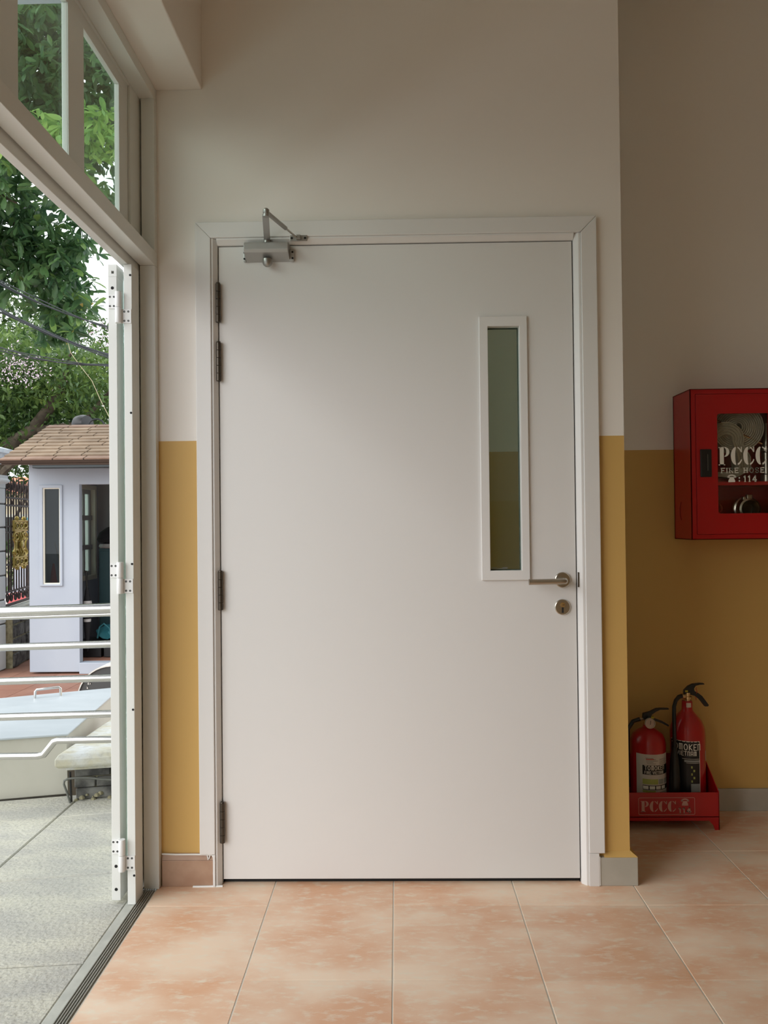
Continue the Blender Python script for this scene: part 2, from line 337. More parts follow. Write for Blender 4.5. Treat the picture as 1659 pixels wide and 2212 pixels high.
# ================================================================== SETTING
YW, ZY, CEIL = 2.6246, 1.504, 3.45
def twotone(mb, x0, x1, y0, y1, z0, z1, zl=ZY):
    if z0 < zl: mb.cur = 1; mb.box(x0, x1, y0, y1, z0, min(z1, zl))
    if z1 > zl: mb.cur = 0; mb.box(x0, x1, y0, y1, max(z0, zl), z1)
w1 = MB(); twotone(w1, -.87, -.623, YW, 2.775, 0, CEIL); twotone(w1, .628, .768, YW, 2.775, 0, CEIL); w1.cur = 0; w1.box(-.623, .628, YW, 2.775, 2.191, CEIL)
struct(w1.build('wall_front', ['wall', 'yellow']))
w2 = MB(); twotone(w2, -.87, 6.8, 3.28, 3.43, 0, CEIL, 1.512); struct(w2.build('wall_rear', ['wall', 'yellow']))
w3 = MB(); twotone(w3, 6.8, 6.95, -6.2, 3.43, 0, CEIL); struct(w3.build('wall_right', ['wall', 'yellow']))
w4 = MB(); twotone(w4, -1.02, 6.95, -6.35, -6.2, 0, CEIL); struct(w4.build('wall_back', ['wall', 'yellow']))
w5 = MB(); [twotone(w5, -1.0, -.82, *a_) for a_ in ((-6.2, -5.6, 0, CEIL), (-2.2, .2, 0, CEIL), (-5.6, -2.2, 2.7, CEIL))]; w5.cur = 0; 
for a_ in ((2.775, 2.80, 0, CEIL), (3.26, 3.43, 0, CEIL), (2.80, 3.26, 0, .5), (2.80, 3.26, 2.6, CEIL)): w5.cur = 0; twotone(w5, -.87, -.79, *a_)
struct(w5.build('wall_left', ['wall', 'yellow']))
struct(box('ceiling', 'ceil', (-1.02, 6.95, -6.35, 3.43, CEIL, CEIL + .15)))
# beam over the transom windows
struct(MB().box(-.884, -.652, .2, YW, 2.707, CEIL).build('trim_1', 'wall', loc=(-.8, 0, 2.7), bevel=.004))
# floor: grout bed + tiles one by one
fl = sroot('floor'); MB().box(-.82, 6.8, -6.2, 3.28, -.08, -.0012).build('grout_bed', 'grout', fl)
far = MB()
for i in range(-2, 17):
    for j in range(-22, 3):
        x0, y0 = -.0251 + .4 * i, 2.4801 + .4 * (j - 1)
        x1, y1 = x0 + .4, y0 + .4; x0, x1, y0, y1 = max(x0, -.818), min(x1, 6.8), max(y0, -6.2), min(y1, 3.28)
        if x1 - x0 < .03 or y1 - y0 < .03: continue
        if x0 > 3.5 or y0 < -1.2: far.box(x0 + .0021, x1 - .0021, y0 + .0009, y1 - .0009, -.01, 0); continue
        MB().box(x0 + .0021, x1 - .0021, y0 + .0009, y1 - .0009, -.01, 0).build('tile', 'tile', fl, bevel=.0008, seg=1)
tag(far.build('distant_tiles', 'tile', fl), kind='stuff')
w6 = sroot('added_window_2', (-.83, 3.04, .5)); wq = MB()  # unseen window, added to let light into the passage behind the door
for a_ in ((2.80, 2.825, .5, 2.6), (3.235, 3.26, .5, 2.6), (2.825, 3.235, .5, .525), (2.825, 3.235, 2.575, 2.6)): MB().box(-.85, -.81, *a_).build('window_frame', 'alu', w6, bevel=.001)
MB().box(-.832, -.828, 2.823, 3.237, .523, 2.577).build('window_pane', 'glass', w6)
w7 = sroot('added_window_3', (-.9, -3.9, 0))  # unseen glazed bay behind the camera, added for soft bounce light
for y_ in (-5.6, -4.77, -3.93, -3.08, -2.25): MB().box(-.93, -.88, y_, y_ + .05, 0, 2.7).build('window_frame', 'alu', w7)
MB().box(-.93, -.88, -5.6, -2.2, 2.65, 2.7).build('window_frame', 'alu', w7); MB().box(-.907, -.903, -5.58, -2.22, .0, 2.66).build('window_pane', 'glass', w7)
# skirtings
sk = MB(); sk.box(-.806, -.632, 2.613, YW, 0, .088); o = sk.build('baseboard_left', 'skirt_t', loc=(-.72, 2.62, 0), bevel=.002); struct(o)
MB().prism([(2.613, .089), (YW, .089), (YW, .108), (2.619, .104)], 'x', -.806, -.632).build('top_lip', 'skirt_t', o)
cb = MB(); random.seed(3)
cb.tube([(-.806, 2.616, .1085), (-.76, 2.616, .1065), (-.70, 2.615, .107), (-.665, 2.615, .1065), (-.636, 2.614, .106), (-.630, 2.611, .098), (-.6285, 2.611, .07), (-.630, 2.611, .045), (-.628, 2.611, .01)], .0028, 6)
cb.tube([(-.70, 2.611, .0), (-.66, 2.610, .001), (-.60, 2.612, .001)], .004, 6); cb.tube([(-.652, 2.613, .106), (-.648, 2.611, .090)], .002, 5); cb.tube([(-.642, 2.613, .106), (-.645, 2.611, .094)], .002, 5)
cb.build('caulk_bead', 'caulk', o)
g = MB(); g.box(.663, .790, 2.609, YW + .002, 0, .094); g.box(.768, .790, YW + .002, 2.795, 0, .094); g.box(.3, .790, 2.775, 2.795, 0, .094)
o = struct(g.build('baseboard_right', 'skirt_g', loc=(.73, 2.62, 0), bevel=.002))
g = MB(); g.prism([(2.609, .0945), (YW + .002, .0945), (YW + .002, .112)], 'x', .680, .768); g.add([(.768, 2.609, .0945), (.790, 2.609, .0945), (.790, 2.775, .0945), (.768, 2.775, .112), (.768, YW, .112)], [(0, 1, 4), (1, 2, 3, 4)])
g.build('sloped_top', 'yellow', o)
box('caulk_bead', 'caulk', (.6615, .6645, 2.607, 2.612, .002, .098), o)
struct(box('baseboard_rear', 'skirt_g', (.2, 6.8, 3.268, 3.28, 0, .092), bevel=.002))

# ------------------------------------------------------------------ the white door, its frame
tr = sroot('trim_2', (0, YW, 0))
YF = 2.606
a = MB()
for pts in ([(-.676, .109), (-.6235, .109), (-.6235, 2.1905), (-.676, 2.2445)], [(-.676, 2.245), (-.6235, 2.191), (.6275, 2.191), (.681, 2.245)], [(.681, 2.2445), (.628, 2.1905), (.628, .109), (.681, .109)]):
    MB().prism(pts, 'y', YF, YW + .001).build('architrave', 'frame', tr, bevel=.0025)
box('architrave', 'frame', (-.6315, -.6235, YF, YW + .001, 0, .1085), tr, .001); box('architrave', 'frame', (.628, .6615, YF, YW + .001, 0, .1085), tr, .001)
j = MB()
j.prism([(-.623, 2.611), (-.617, 2.611), (-.6045, 2.626), (-.6045, 2.775), (-.623, 2.775)], 'z', 0, 2.1905)
j.build('jamb', 'frame', tr, bevel=.0015)
MB().prism([(.628, 2.611), (.620, 2.611), (.606, 2.626), (.606, 2.775), (.628, 2.775)], 'z', 0, 2.1905).build('jamb', 'frame', tr, bevel=.0015)
MB().prism([(2.611, 2.191), (2.611, 2.185), (2.626, 2.1705), (2.775, 2.1705), (2.775, 2.191)], 'x', -.6045, .606).build('head_jamb', 'frame', tr, bevel=.0015)
box('gap_fill', 'hole', (-.6045, -.59, 2.69, 2.70, 0, 2.17), tr); box('gap_fill', 'hole', (.588, .606, 2.69, 2.70, 0, 2.17), tr); box('gap_fill', 'hole', (-.6, .6, 2.69, 2.70, 2.15, 2.171), tr)  # black fill set into the gaps round the leaf as their shade
for d_ in ((.6035, .6062, 2.642, 2.69, 0, 2.171), (-.6047, -.6028, 2.642, 2.69, 0, 2.171), (-.6028, .6035, 2.642, 2.69, 2.1690, 2.1706), (-.6, .602, 2.648, 2.672, .0005, .0158)): box('dark_gap_seal', 'hole', d_, tr)  # side and top strips are seals; bottom one paints the gap's shade black
box('strike_plate', 'hinge', (.6065, .6085, 2.618, 2.627, .995, 1.045), tr)
d = sroot('door_1', (0, YW, 0))
MB().ring(-.6015, .6022, .016, 2.1675, .313, .4205, 1.052, 1.881, 2.632, 2.678).build('leaf', 'door', d, bevel=.0012)
MB().ring(.284, .4465, 1.020, 1.914, .3135, .420, 1.053, 1.880, 2.6225, 2.632).build('glazing_bead', 'frame', d, bevel=.0018)
MB().ring(.3115, .422, 1.050, 1.883, .3165, .4175, 1.055, 1.878, 2.6565, 2.664).build('glass_seal', 'hole', d)
o = MB().box(.3130, .4203, 2.650, 2.656, 1.053, 1.881).build('window_pane', 'glass_d', d)
fp = lambda x, y: (x, 2.6495, y)
pm = MB(); strokes(pm, 'SAF', fp, .3185, 1.0605, .004, .0007) if False else None
for x0, x1, z0 in ((.319, .338, 1.0605), (.321, .337, 1.0575), (.357, .375, 1.0605), (.335, .374, 1.0575)): pm.add([fp(x0, z0), fp(x1, z0), fp(x1, z0 + .0012), fp(x0, z0 + .0012)], [(0, 1, 2, 3)])
pm.build('etched_mark', 'grey_ink', d)
for zt, zb in ((2.038, 1.906), (1.837, 1.706), (1.058, .928), (.277, .143)):
    h = MB(); n = 5; L = (zt - zb) / n
    for k in range(n): h.lathe((-.6015, 2.6205, zb + L * k), [(0, 0), (.0075, 0), (.0085, .001), (.0085, L - .0012), (.0075, L - .0004), (0, L - .0004)], n=14)
    h.lathe((-.6015, 2.6205, zt), [(.0075, 0), (.0065, .004), (0, .005)], n=14); h.build('hinge', 'hinge', d)
hd = MB(); hd.lathe((.556, 2.632, 1.019), [(0, .0085), (.024, .0085), (.0262, .0065), (.0262, 0)], (0, -1, 0), 32)
hd = hd.build('handle_rose', 'steel', d)
pth = [(.556, 2.632, 1.019), (.556, 2.590, 1.019)] + [(.556 - .012 * (1 - math.cos(t)), 2.590 - .012 * math.sin(t), 1.019 - .001) for t in (.4, .8, 1.2, 1.57)] + [(.54, 2.578, 1.0175), (.434, 2.578, 1.0165)]
MB().tube(pth, .0098, 16).build('lever', 'steel', hd)
e = MB(); e.lathe((.5545, 2.632, .9275), [(0, .0075), (.024, .0075), (.0262, .0055), (.0262, 0)], (0, -1, 0), 32); e = e.build('keyhole_rose', 'steel', d)
MB().lathe((.5545, 2.6245, .9355), [(0, .003), (.0085, .003), (.0088, 0)], (0, -1, 0), 18).build('lock_plug', 'brass', e)
q = MB(); q.box(.5515, .5575, 2.6232, 2.6246, .9085, .929); q.box(.5535, .5602, 2.6208, 2.6216, .9349, .9361); q.build('key_slot', 'hole', e)
# door closer (screwed to the leaf, arm to the frame)
cl = MB().prism([(2.632, 2.167), (2.588, 2.1665), (2.578, 2.160), (2.576, 2.139), (2.582, 2.130), (2.632, 2.112)], 'x', -.505, -.356).build('closer_body', 'closer', d, bevel=.0015)
for x0, x1 in ((-.514, -.504), (-.357, -.341)):
    MB().box(x0, x1, 2.618, 2.632, 2.112, 2.152).build('end_bracket', 'closer', cl, bevel=.003)
    for zz in (2.121, 2.142):
        s_ = MB(); disc(s_, ((x0 + x1) / 2 + (.003 if x1 > -.4 else -.001), 2.618, zz), .0035, (0, -1, 0)); s_.build('screw', 'hole', cl)
MB().lathe((-.430, 2.606, 2.114), [(.0165, .0), (.0165, -.012), (.013, -.020), (.007, -.0245), (0, -.0255)], n=20).build('valve_knob', 'arm', cl)
MB().obox((-.4145, 2.498, 2.1795), (.0155, -.106, 0), (.0105, 0, 0), (0, 0, .003)).build('main_arm', 'closer', cl, bevel=.001)
MB().lathe((-.430, 2.602, 2.166), [(0, 0), (.011, 0), (.011, .018), (0, .018)], n=16).build('spindle', 'arm', cl)
MB().lathe((-.398, 2.398, 2.176), [(0, 0), (.010, 0), (.010, .008), (.0085, .009), (.010, .011), (.010, .022), (.006, .026), (0, .026)], n=18).build('elbow_joint', 'arm', cl)
ea, eb = Vector((-.395, 2.402, 2.190)), Vector((-.328, 2.600, 2.184)); mid = ea.lerp(eb, .60)
MB().tube([ea, mid], [.0068, .0068], 14).build('link_arm', 'arm', cl); MB().tube([mid - (eb - ea) * .02, eb], .0032, 10).build('link_rod', 'steel', cl)
sh = MB(); sh.box(-.353, -.294, 2.604, 2.607, 2.174, 2.194); sh.build('frame_shoe', 'arm', cl, bevel=.001)
sh = MB(); sh.box(-.331, -.315, 2.592, 2.604, 2.178, 2.192); sh.build('shoe_lug', 'arm', cl, bevel=.002)
for xx in (-.346, -.301):
    s_ = MB(); disc(s_, (xx, 2.604, 2.184), .004, (0, -1, 0)); s_.build('screw', 'hole', cl)

# ------------------------------------------------------------------ aluminium front: fixed frame, transoms
fr = sroot('trim_3', (-.86, 2.5, 0)); Y0 = .2
box('inner_jamb', 'alu', (-.861, -.8095, 2.595, 2.6246, 0, 2.0965), fr, .0015)
box('outer_jamb', 'alu', (-.879, -.8525, 2.49, 2.560, 0, 2.0665), fr, .0015); box('outer_jamb_back', 'alu', (-.879, -.868, 2.56, 2.6246, 0, 2.0665), fr)
box('inner_header', 'alu', (-.861, -.8095, Y0, 2.6246, 2.097, 2.146), fr, .0015); box('outer_header', 'alu', (-.892, -.866, Y0, 2.6246, 2.067, 2.108), fr, .0015)
box('header_back', 'alu', (-.90, -.861, Y0, 2.6246, 2.108, 2.146), fr)
box('end_jamb', 'alu', (-.90, -.82, Y0 - .02, Y0 + .05, 0, 2.097), fr, .0015)
hs = MB()
for zz in (2.0305, 1.583, 1.094, .625, .0935): disc(hs, (-.8575, 2.49, zz), .0038, (0, -1, 0), 12, .0006)
hs.build('screw_hole', 'hole', fr)
wn = sroot('window_1', (-.86, 2.3, 2.146))
box('wall_stile', 'alu', (-.8545, -.8095, 2.597, 2.6246, 2.146, 2.667), wn, .0015)
box('top_rail', 'alu', (-.8615, -.8095, Y0, 2.6246, 2.667, 2.7065), wn, .0015)
box('sash_stile', 'alu', (-.884, -.8687, 2.430, 2.6246, 2.146, 2.622), wn, .001); box('stile_cover', 'alu', (-.8685, -.8605, 2.508, 2.6246, 2.146, 2.667), wn, .001); box('top_filler', 'alu', (-.8685, -.861, Y0, 2.6246, 2.660, 2.7065), wn)
box('sash_top_rail', 'alu', (-.884, -.8685, Y0, 2.6246, 2.622, 2.7065), wn, .001)
yb = 2.430
for k in range(12):
    y1 = 2.152 - .38 * k
    if y1 < Y0: break
    mu = MB().box(-.884, -.868, y1 - .110, y1, 2.146, 2.622).build('mullion', 'alu', wn, bevel=.0015)
    MB().box(-.868, -.8655, y1 - .110, y1 - .052, 2.146, 2.622).build('cover_strip', 'alu', mu, bevel=.001)
    MB().box(-.8790, -.8740, y1 - .002, yb + .002, 2.14, 2.624).build('window_pane', 'glass', wn)
    yb = y1 - .110
# floor track and cement strip
tk = struct(MB().box(-.857, -.8195, .2, 2.594, -.02, -.003).build('trim_4', 'track', loc=(-.84, 1, 0)))
for x0 in (-.857, -.8495, -.842, -.8345, -.827): MB().box(x0, x0 + .0032, .2, 2.594, -.003, .003).build('track_ridge', 'track', tk, bevel=.0006, seg=1)
struct(box('trim_5', 'cement', (-.888, -.857, .2, 2.594, -.05, -.001), bevel=.002))
# folded glass leaf, opened flat against the outer wall
lf = sroot('door_2', (-.917, 2.5, 0)); ZT = 2.068
st = MB(); y0 = 2.495
st.ring(-.9315, -.9035, .012, ZT, -.9205, -.9115, 2.037, 2.046, y0, y0 + .0025)   # stile face with a round-ish through hole at the top
MB().box(-.9315, -.9035, y0, y0 + .060, .012, ZT - .04).build('hinge_stile', 'alu', lf, bevel=.001)
MB().ring(-.9315, -.9035, ZT - .04, ZT, -.921, -.9125, ZT - .030, ZT - .021, y0, y0 + .060).build('stile_end', 'alu', lf)
MB().box(-.9315, -.9035, 3.15, 3.21, .012, ZT).build('lock_stile', 'alu', lf, bevel=.001)
MB().box(-.9315, -.9035, 2.555, 3.15, .012, .105).build('bottom_rail', 'alu', lf, bevel=.001); MB().box(-.928, -.907, 2.555, 3.15, ZT - .012, ZT).build('top_rail', 'alu', lf)
MB().box(-.920, -.914, 2.552, 3.152, .10, ZT - .01).build('glass_pane', 'glass_l', lf)
hh = MB(); disc(hh, (-.9175, y0, 1.991), .0052, (0, -1, 0), 14, .0006); disc(hh, (-.9175, y0, .121), .0052, (0, -1, 0), 14, .0006); disc(hh, (-.9175, y0, .047), .0052, (0, -1, 0), 14, .0006); hh.build('screw_hole', 'hole', lf)
for z0, extra in ((1.923, 0), (1.050, 0), (.162, 1)):
    hg = MB(); hg.lathe((-.893, 2.480, z0 + .0005), [(0, 0), (.0098, 0), (.0105, .0015), (.0105, .049), (.0098, .0505), (0, .0505)], n=20)
    hg.lathe((-.893, 2.480, z0 - .0505), [(0, 0), (.0098, 0), (.0105, .0015), (.0105, .0485), (.0098, .050), (0, .050)], n=20)
    hg = hg.build('hinge_barrel', 'alu_h', lf)
    MB().box(-.9300, -.8985, 2.4915, 2.4955, z0, z0 + .046).build('leaf_plate', 'alu_h', hg, bevel=.0008)
    MB().box(-.8875, -.8535, 2.4865, 2.490, z0 - .050, z0 - .004).build('jamb_plate', 'alu_h', hg, bevel=.0008)
    for a_, b_, yy in ((-.9245, z0 + .008, 2.4915), (-.9115, z0 + .008, 2.4915), (-.9245, z0 + .038, 2.4915), (-.9115, z0 + .038, 2.4915), (-.876, z0 - .042, 2.4865), (-.863, z0 - .042, 2.4865), (-.876, z0 - .012, 2.4865), (-.863, z0 - .012, 2.4865)):
        s_ = MB(); disc(s_, (a_, yy, b_), .0034, (0, -1, 0), 12, .0005); s_.cur = 1; disc(s_, (a_ + .0006, yy - .0005, b_ - .0004), .0018, (0, -1, 0), 8, .0004); s_.build('screw', ['hole', 'screw'], hg)

# ================================================================== alcove: hose cabinet, tray, extinguishers
X0, X1, Z0, Z1, YC = 1.1665, 1.72, 1.137, 1.735, 3.09
cab = thing('fire_hose_cabinet', 'red metal fire hose cabinet with glazed door mounted on the wall', 'cabinet', (X0 + .27, 3.28, Z0))
cs = MB(); cs.box(X0, X0 + .003, YC, 3.279, Z0, Z1); cs.box(X1 - .003, X1, YC, 3.279, Z0, Z1); cs.box(X0, X1, YC, 3.279, Z0, Z0 + .003); cs.box(X0, X1, YC, 3.279, Z1 - .003, Z1); cs.box(X0, X1, 3.272, 3.279, Z0, Z1)
cs.ring(X0, X1, Z0, Z1, X0 + .020, X1 - .02, Z0 + .02, Z1 - .02, YC, YC + .003)
cs.build('housing', 'red', cab)
dr = MB().ring(X0 + .0215, X1 - .0215, Z0 + .0215, Z1 - .0215, 1.272, 1.474, 1.240, 1.636, YC - .002, YC + .008).build('cabinet_door', 'red', cab, bevel=.0012)
# rounded corners of the glazed opening
for cx, cz, sx, sz in ((1.272, 1.240, 1, 1), (1.474, 1.240, -1, 1), (1.272, 1.636, 1, -1), (1.474, 1.636, -1, -1)):
    r = .010; pts = [(cx, cz)] + [(cx + sx * (r - r * math.sin(t)), cz + sz * (r - r * math.cos(t))) for t in [k * math.pi / 10 for k in range(6)]]
    n = len(pts); MB().add([(p[0], YC - .0021, p[1]) for p in pts], [tuple(range(n))]).build('corner_fillet', 'red', dr)
MB().box(1.270, 1.476, YC + .002, YC + .005, 1.238, 1.638).build('door_glass', 'glass_c', dr)
lc = MB().box(1.2015, 1.2465, YC - .008, YC - .002, 1.385, 1.495).build('recessed_latch', 'black', dr, bevel=.003); box('latch_bar', 'screw', (1.229, 1.231, YC - .0095, YC - .008, 1.41, 1.475), lc)
fc = lambda x, y: (x, YC + .0012, y + (x - 1.27) * .004)
t_ = MB(); stencil_pccc(t_, fc, 1.2765, 1.4305, .073, .0475); t_.build('printed_letters', 'white_ink', dr)
t_ = MB(); strokes(t_, 'FIRE HOSE', fc, 1.2855, 1.4005, .0185, .0036, sx=1.42, gap=.32, serif=.0042); t_.build('printed_letters', 'white_ink', dr)
t_ = MB(); phone(t_, fc, 1.309, 1.3635, .036); strokes(t_, ':', fc, 1.3545, 1.364, .024, .0045); strokes(t_, '114', fc, 1.374, 1.3645, .0235, .0042, sx=1.15, gap=.32, serif=.0042); t_.build('printed_number', 'white_ink', dr)
MB().tube([(X0 - .0008, 3.20, 1.290), (X0 - .001, 3.212, 1.265), (X0 - .001, 3.212, 1.24), (X0 - .0008, 3.20, 1.215)], .0012, 6).build('knockout_line', 'red_in', cab)
MB().box(X0 + .003, X1 - .003, 3.10, 3.272, 1.352, 1.366).build('inner_shelf', 'red', cab)
# rolled hoses inside
def roll(name, label, c, ax, up, r0, r1, wd, turns):
    ax = Vector(ax).normalized(); u = Vector(up); u = (u - ax * u.dot(ax)).normalized(); v = ax.cross(u); c = Vector(c)
    o = thing(name, label, 'hose', c + Vector((0, 0, -r1)), 'flat hoses rolled up in the cabinet'); b = MB(); n = int(turns * 26); sp = (r1 - r0) / turns
    P = []
    for k in range(n + 1):
        t = k / n * turns; r = r0 + sp * t; P.append((c + (r) * (math.cos(2 * math.pi * t) * u + math.sin(2 * math.pi * t) * v), c + (r + sp * .74) * (math.cos(2 * math.pi * t) * u + math.sin(2 * math.pi * t) * v)))
    vs = [p + s_ * ax * wd / 2 for a_, b_ in P for p in (a_, b_) for s_ in (-1, 1)]
    fs = []
    for k in range(n): i = 4 * k; j2 = i + 4; fs += [(i, i + 2, j2 + 2, j2), (i + 1, j2 + 1, j2 + 3, i + 3), (i + 2, i + 3, j2 + 3, j2 + 2), (i, j2, j2 + 1, i + 1)]
    b.add(vs, fs); b.build('coiled_band', 'hose', o); return o
o = roll('hose_roll', 'larger flat canvas fire hose roll seen side on in the cabinet', (1.385, 3.185, 1.585), (-.15, -.95, .12), (0, 0, 1), .012, .098, .06, 11)
MB().tube([(1.285, 3.150, 1.625), (1.33, 3.148, 1.590), (1.40, 3.146, 1.555), (1.475, 3.146, 1.520)], .004, 6).build('tie_cord', 'brass', o)
fo = thing('folded_hose', 'canvas fire hose folded in flat loops below the round roll', 'hose', (1.34, 3.19, 1.366), 'flat hoses rolled up in the cabinet')
b = MB()
def ribbon(b, pts, yc, wd, th):
    n = len(pts); L = []; R_ = []
    for k, p in enumerate(pts):
        a_ = pts[max(k - 1, 0)]; c_ = pts[min(k + 1, n - 1)]; dx, dz = c_[0] - a_[0], c_[1] - a_[1]; l = math.hypot(dx, dz); L.append((p[0] - dz / l * th / 2, p[1] + dx / l * th / 2)); R_.append((p[0] + dz / l * th / 2, p[1] - dx / l * th / 2))
    b.prism(L + R_[::-1], 'y', yc - wd / 2, yc + wd / 2) if n < 3 else [b.add([(x, yc + s_ * wd / 2, z) for (x, z) in (L[k], L[k + 1], R_[k + 1], R_[k]) for s_ in (-1, 1)], [(0, 2, 4, 6), (1, 7, 5, 3), (0, 1, 3, 2), (2, 3, 5, 4), (4, 5, 7, 6), (6, 7, 1, 0)]) for k in range(n - 1)]
for k in range(9):
    e_ = .0058 * k
    pts = [(1.250 - e_ * .2, 1.505 + e_ * .5), (1.29 + e_ * .0, 1.545 + e_ * .7)] + [(1.325 + a_, 1.540 + b_) for a_, b_ in arc(0, 0, .028 + e_ * .9, .020 + e_, 120, -20, 7)] + [(1.372 + e_ * 1.05, 1.47 - e_ * .1), (1.375 + e_ * 1.0, 1.42 - e_ * .1), (1.34 + e_ * .4, 1.385 - e_ * .05 + .02 - e_ * .4), (1.27, 1.392 - e_ * .25 + .012)]
    ribbon(b, pts, 3.165 + .003 * (k % 2), .066, .0044)
b.build('hose_loops', 'hose', fo)
cp = thing('hose_coupling', 'round silver hose coupling ring on the floor of the cabinet', 'coupling', (1.395, 3.16, 1.145))
c_ = MB(); c_.lathe((1.428, 3.21, 1.258), [(.050, 0), (.052, .02), (.046, .024), (.046, .040), (.043, .052), (.036, .055), (.033, .05), (.033, 0), (.05, 0)], (0, -1, 0), 28); c_.build('ring', 'steel', cp)
MB().box(1.416, 1.438, 3.158, 3.178, 1.298, 1.316).build('lug', 'steel', cp, bevel=.003); MB().box(1.400, 1.414, 3.158, 3.178, 1.294, 1.308).build('lug', 'steel', cp, bevel=.003)
MB().lathe((1.428, 3.21, 1.258), [(0, .004), (.032, .004)], (0, -1, 0), 20).build('bore', 'hole', cp)
vv = thing('valve_handwheel', 'small dark red valve wheel inside the cabinet left of the coupling', 'valve', (1.305, 3.2, 1.15))
MB().tube([(1.300 + .02 * math.cos(t), 3.17 + .006 * math.sin(t), 1.262 + .02 * math.sin(t)) for t in [k * math.pi / 7 for k in range(14)]], .0035, 8, closed=True).build('rim', 'red', vv)
MB().tube([(1.300, 3.17, 1.262), (1.306, 3.22, 1.22), (1.31, 3.23, 1.15)], [.006, .011, .015], 12).build('stem', 'red_in', vv)
nz = thing('hose_nozzle', 'steel branch pipe nozzle standing at the right of the rolls', 'nozzle', (1.512, 3.2, 1.366))
MB().lathe((1.512, 3.19, 1.366), [(0, 0), (.024, 0), (.024, .03), (.019, .034), (.019, .12), (.026, .128), (.026, .140), (.018, .145), (.014, .24), (.0, .24)], n=20).build('body', 'steel', nz)
# tray
tx0, tx1, ty0, ty1 = .80, 1.250, 3.072, 3.262
ty = thing('extinguisher_tray', 'red metal floor tray with white lettering and splayed feet', 'tray', ((tx0 + tx1) / 2, 3.16, 0))
MB().box(tx0, tx1, ty0, ty0 + .003, .036, .147).build('front_panel', 'red', ty, bevel=.001)
MB().box(tx0, tx1, ty1 - .003, ty1, .036, .245).build('back_panel', 'red', ty); MB().box(tx0, tx1, ty0, ty1, .050, .053).build('bottom', 'red', ty)
for x in (tx0, tx1 - .003): MB().prism([(ty0, .036), (ty1, .036), (ty1, .245), (ty1 - .045, .245), (ty0, .147)], 'x', x, x + .003).build('side_panel', 'red', ty)
for x, s_ in ((tx0, -1), (tx1, 1)):
    for yy in (ty0, ty1 - .003):
        xa = x if s_ < 0 else x - .0; MB().prism([(xa, .038), (xa - s_ * .042, .038), (xa - s_ * .024, .018), (xa - s_ * .018, 0), (xa, 0)], 'y', yy, yy + .003).build('foot', 'red', ty)
        MB().prism([(yy if yy < 3.1 else yy - .02, .038), (yy + .022 if yy < 3.1 else yy + .003, .038), (yy + .012 if yy < 3.1 else yy + .003, 0), (yy if yy < 3.1 else yy - .009, 0)], 'x', x - (.003 if s_ > 0 else 0), x + (.003 if s_ < 0 else 0)).build('foot', 'red', ty)
ft = lambda x, y: (x, ty0 - .0006, y)
t_ = MB(); stencil_pccc(t_, ft, .9435, .072, .0425, .0345)
phone(t_, ft, 1.100, .096, .033); strokes(t_, '114', ft, 1.0915, .0675, .0200, .0048, sx=1.35, gap=.30, serif=.0035)
A = (.935, .0605, 1.155, .1275); r_ = .005
for w_ in [0]:
    def rr(e): return [(A[2] - r_ + a_ - 0, A[3] - r_ + b_) for a_, b_ in arc(0, 0, r_ - e, r_ - e, 0, 90, 4)] + [(A[0] + r_ + a_, A[3] - r_ + b_) for a_, b_ in arc(0, 0, r_ - e, r_ - e, 90, 180, 4)] + [(A[0] + r_ + a_, A[1] + r_ + b_) for a_, b_ in arc(0, 0, r_ - e, r_ - e, 180, 270, 4)] + [(A[2] - r_ + a_, A[1] + r_ + b_) for a_, b_ in arc(0, 0, r_ - e, r_ - e, 270, 360, 4)]
    oo, ii = rr(0), rr(.0016); strip2(t_, ft, oo + [oo[0]], ii + [ii[0]])
t_.build('printed_letters', 'pink_ink', ty)
# extinguishers
def cyl_patch(mb, cx, cy, r, a0, a1, z0, z1, n=14, dz0=0):
    vs = []
    for k in range(n + 1):
        a_ = a0 + (a1 - a0) * k / n
        vs += [(cx + r * math.sin(a_), cy - r * math.cos(a_), z0 + dz0 * math.sin(a_)), (cx + r * math.sin(a_), cy - r * math.cos(a_), z1 + dz0 * math.sin(a_))]
    mb.add(vs, [(2 * k, 2 * k + 2, 2 * k + 3, 2 * k + 1) for k in range(n)])
ex, ey, er, zb = 1.172, 3.185, .0675, .0535
E1 = thing('fire_extinguisher', 'taller red fire extinguisher with slim neck and raised black squeeze handle', 'extinguisher', (ex, ey, zb))
MB().lathe((ex, ey, zb), [(0, .006), (er - .01, 0), (er, .008), (er, .300), (er - .003, .322), (er - .012, .347), (er - .028, .368), (.026, .383), (.021, .392), (.0205, .425), (.018, .428), (0, .428)], n=36).build('cylinder', 'redx', E1)
lb = MB(); cyl_patch(lb, ex, ey, er + .0006, -1.5, .35, zb + .05, .332, dz0=0); lb = lb.build('paper_label', 'black_ink', E1)
def cm(cx, cy, r, a0): return lambda x, y: (cx + r * math.sin(a0 + x / r), cy - r * math.cos(a0 + x / r), y)
f1 = cm(ex, ey, er + .0012, 0); t_ = MB(); strokes(t_, 'TOMOKEN', f1, -.095, .298, .023, .0030, sx=1.0, gap=.18); strokes(t_, 'VIETNAM', f1, -.068, .276, .016, .0022, sx=1.0, gap=.20)
for k, (w0, zz) in enumerate(((-.045, .262), (-.03, .246))): cyl_patch(t_, ex, ey, er + .0009, w0 / er, .31, zz, zz + .0012, 6)
t_.build('printed_letters', 'white_ink', lb)
t_ = MB(); cyl_patch(t_, ex, ey, er + .0009, -.55, .33, .250, .258, 8); cyl_patch(t_, ex, ey, er + .0009, -.2, .33, .118, .165, 8); tag(t_.build('grey_band', 'grey_ink', lb), kind='stuff')
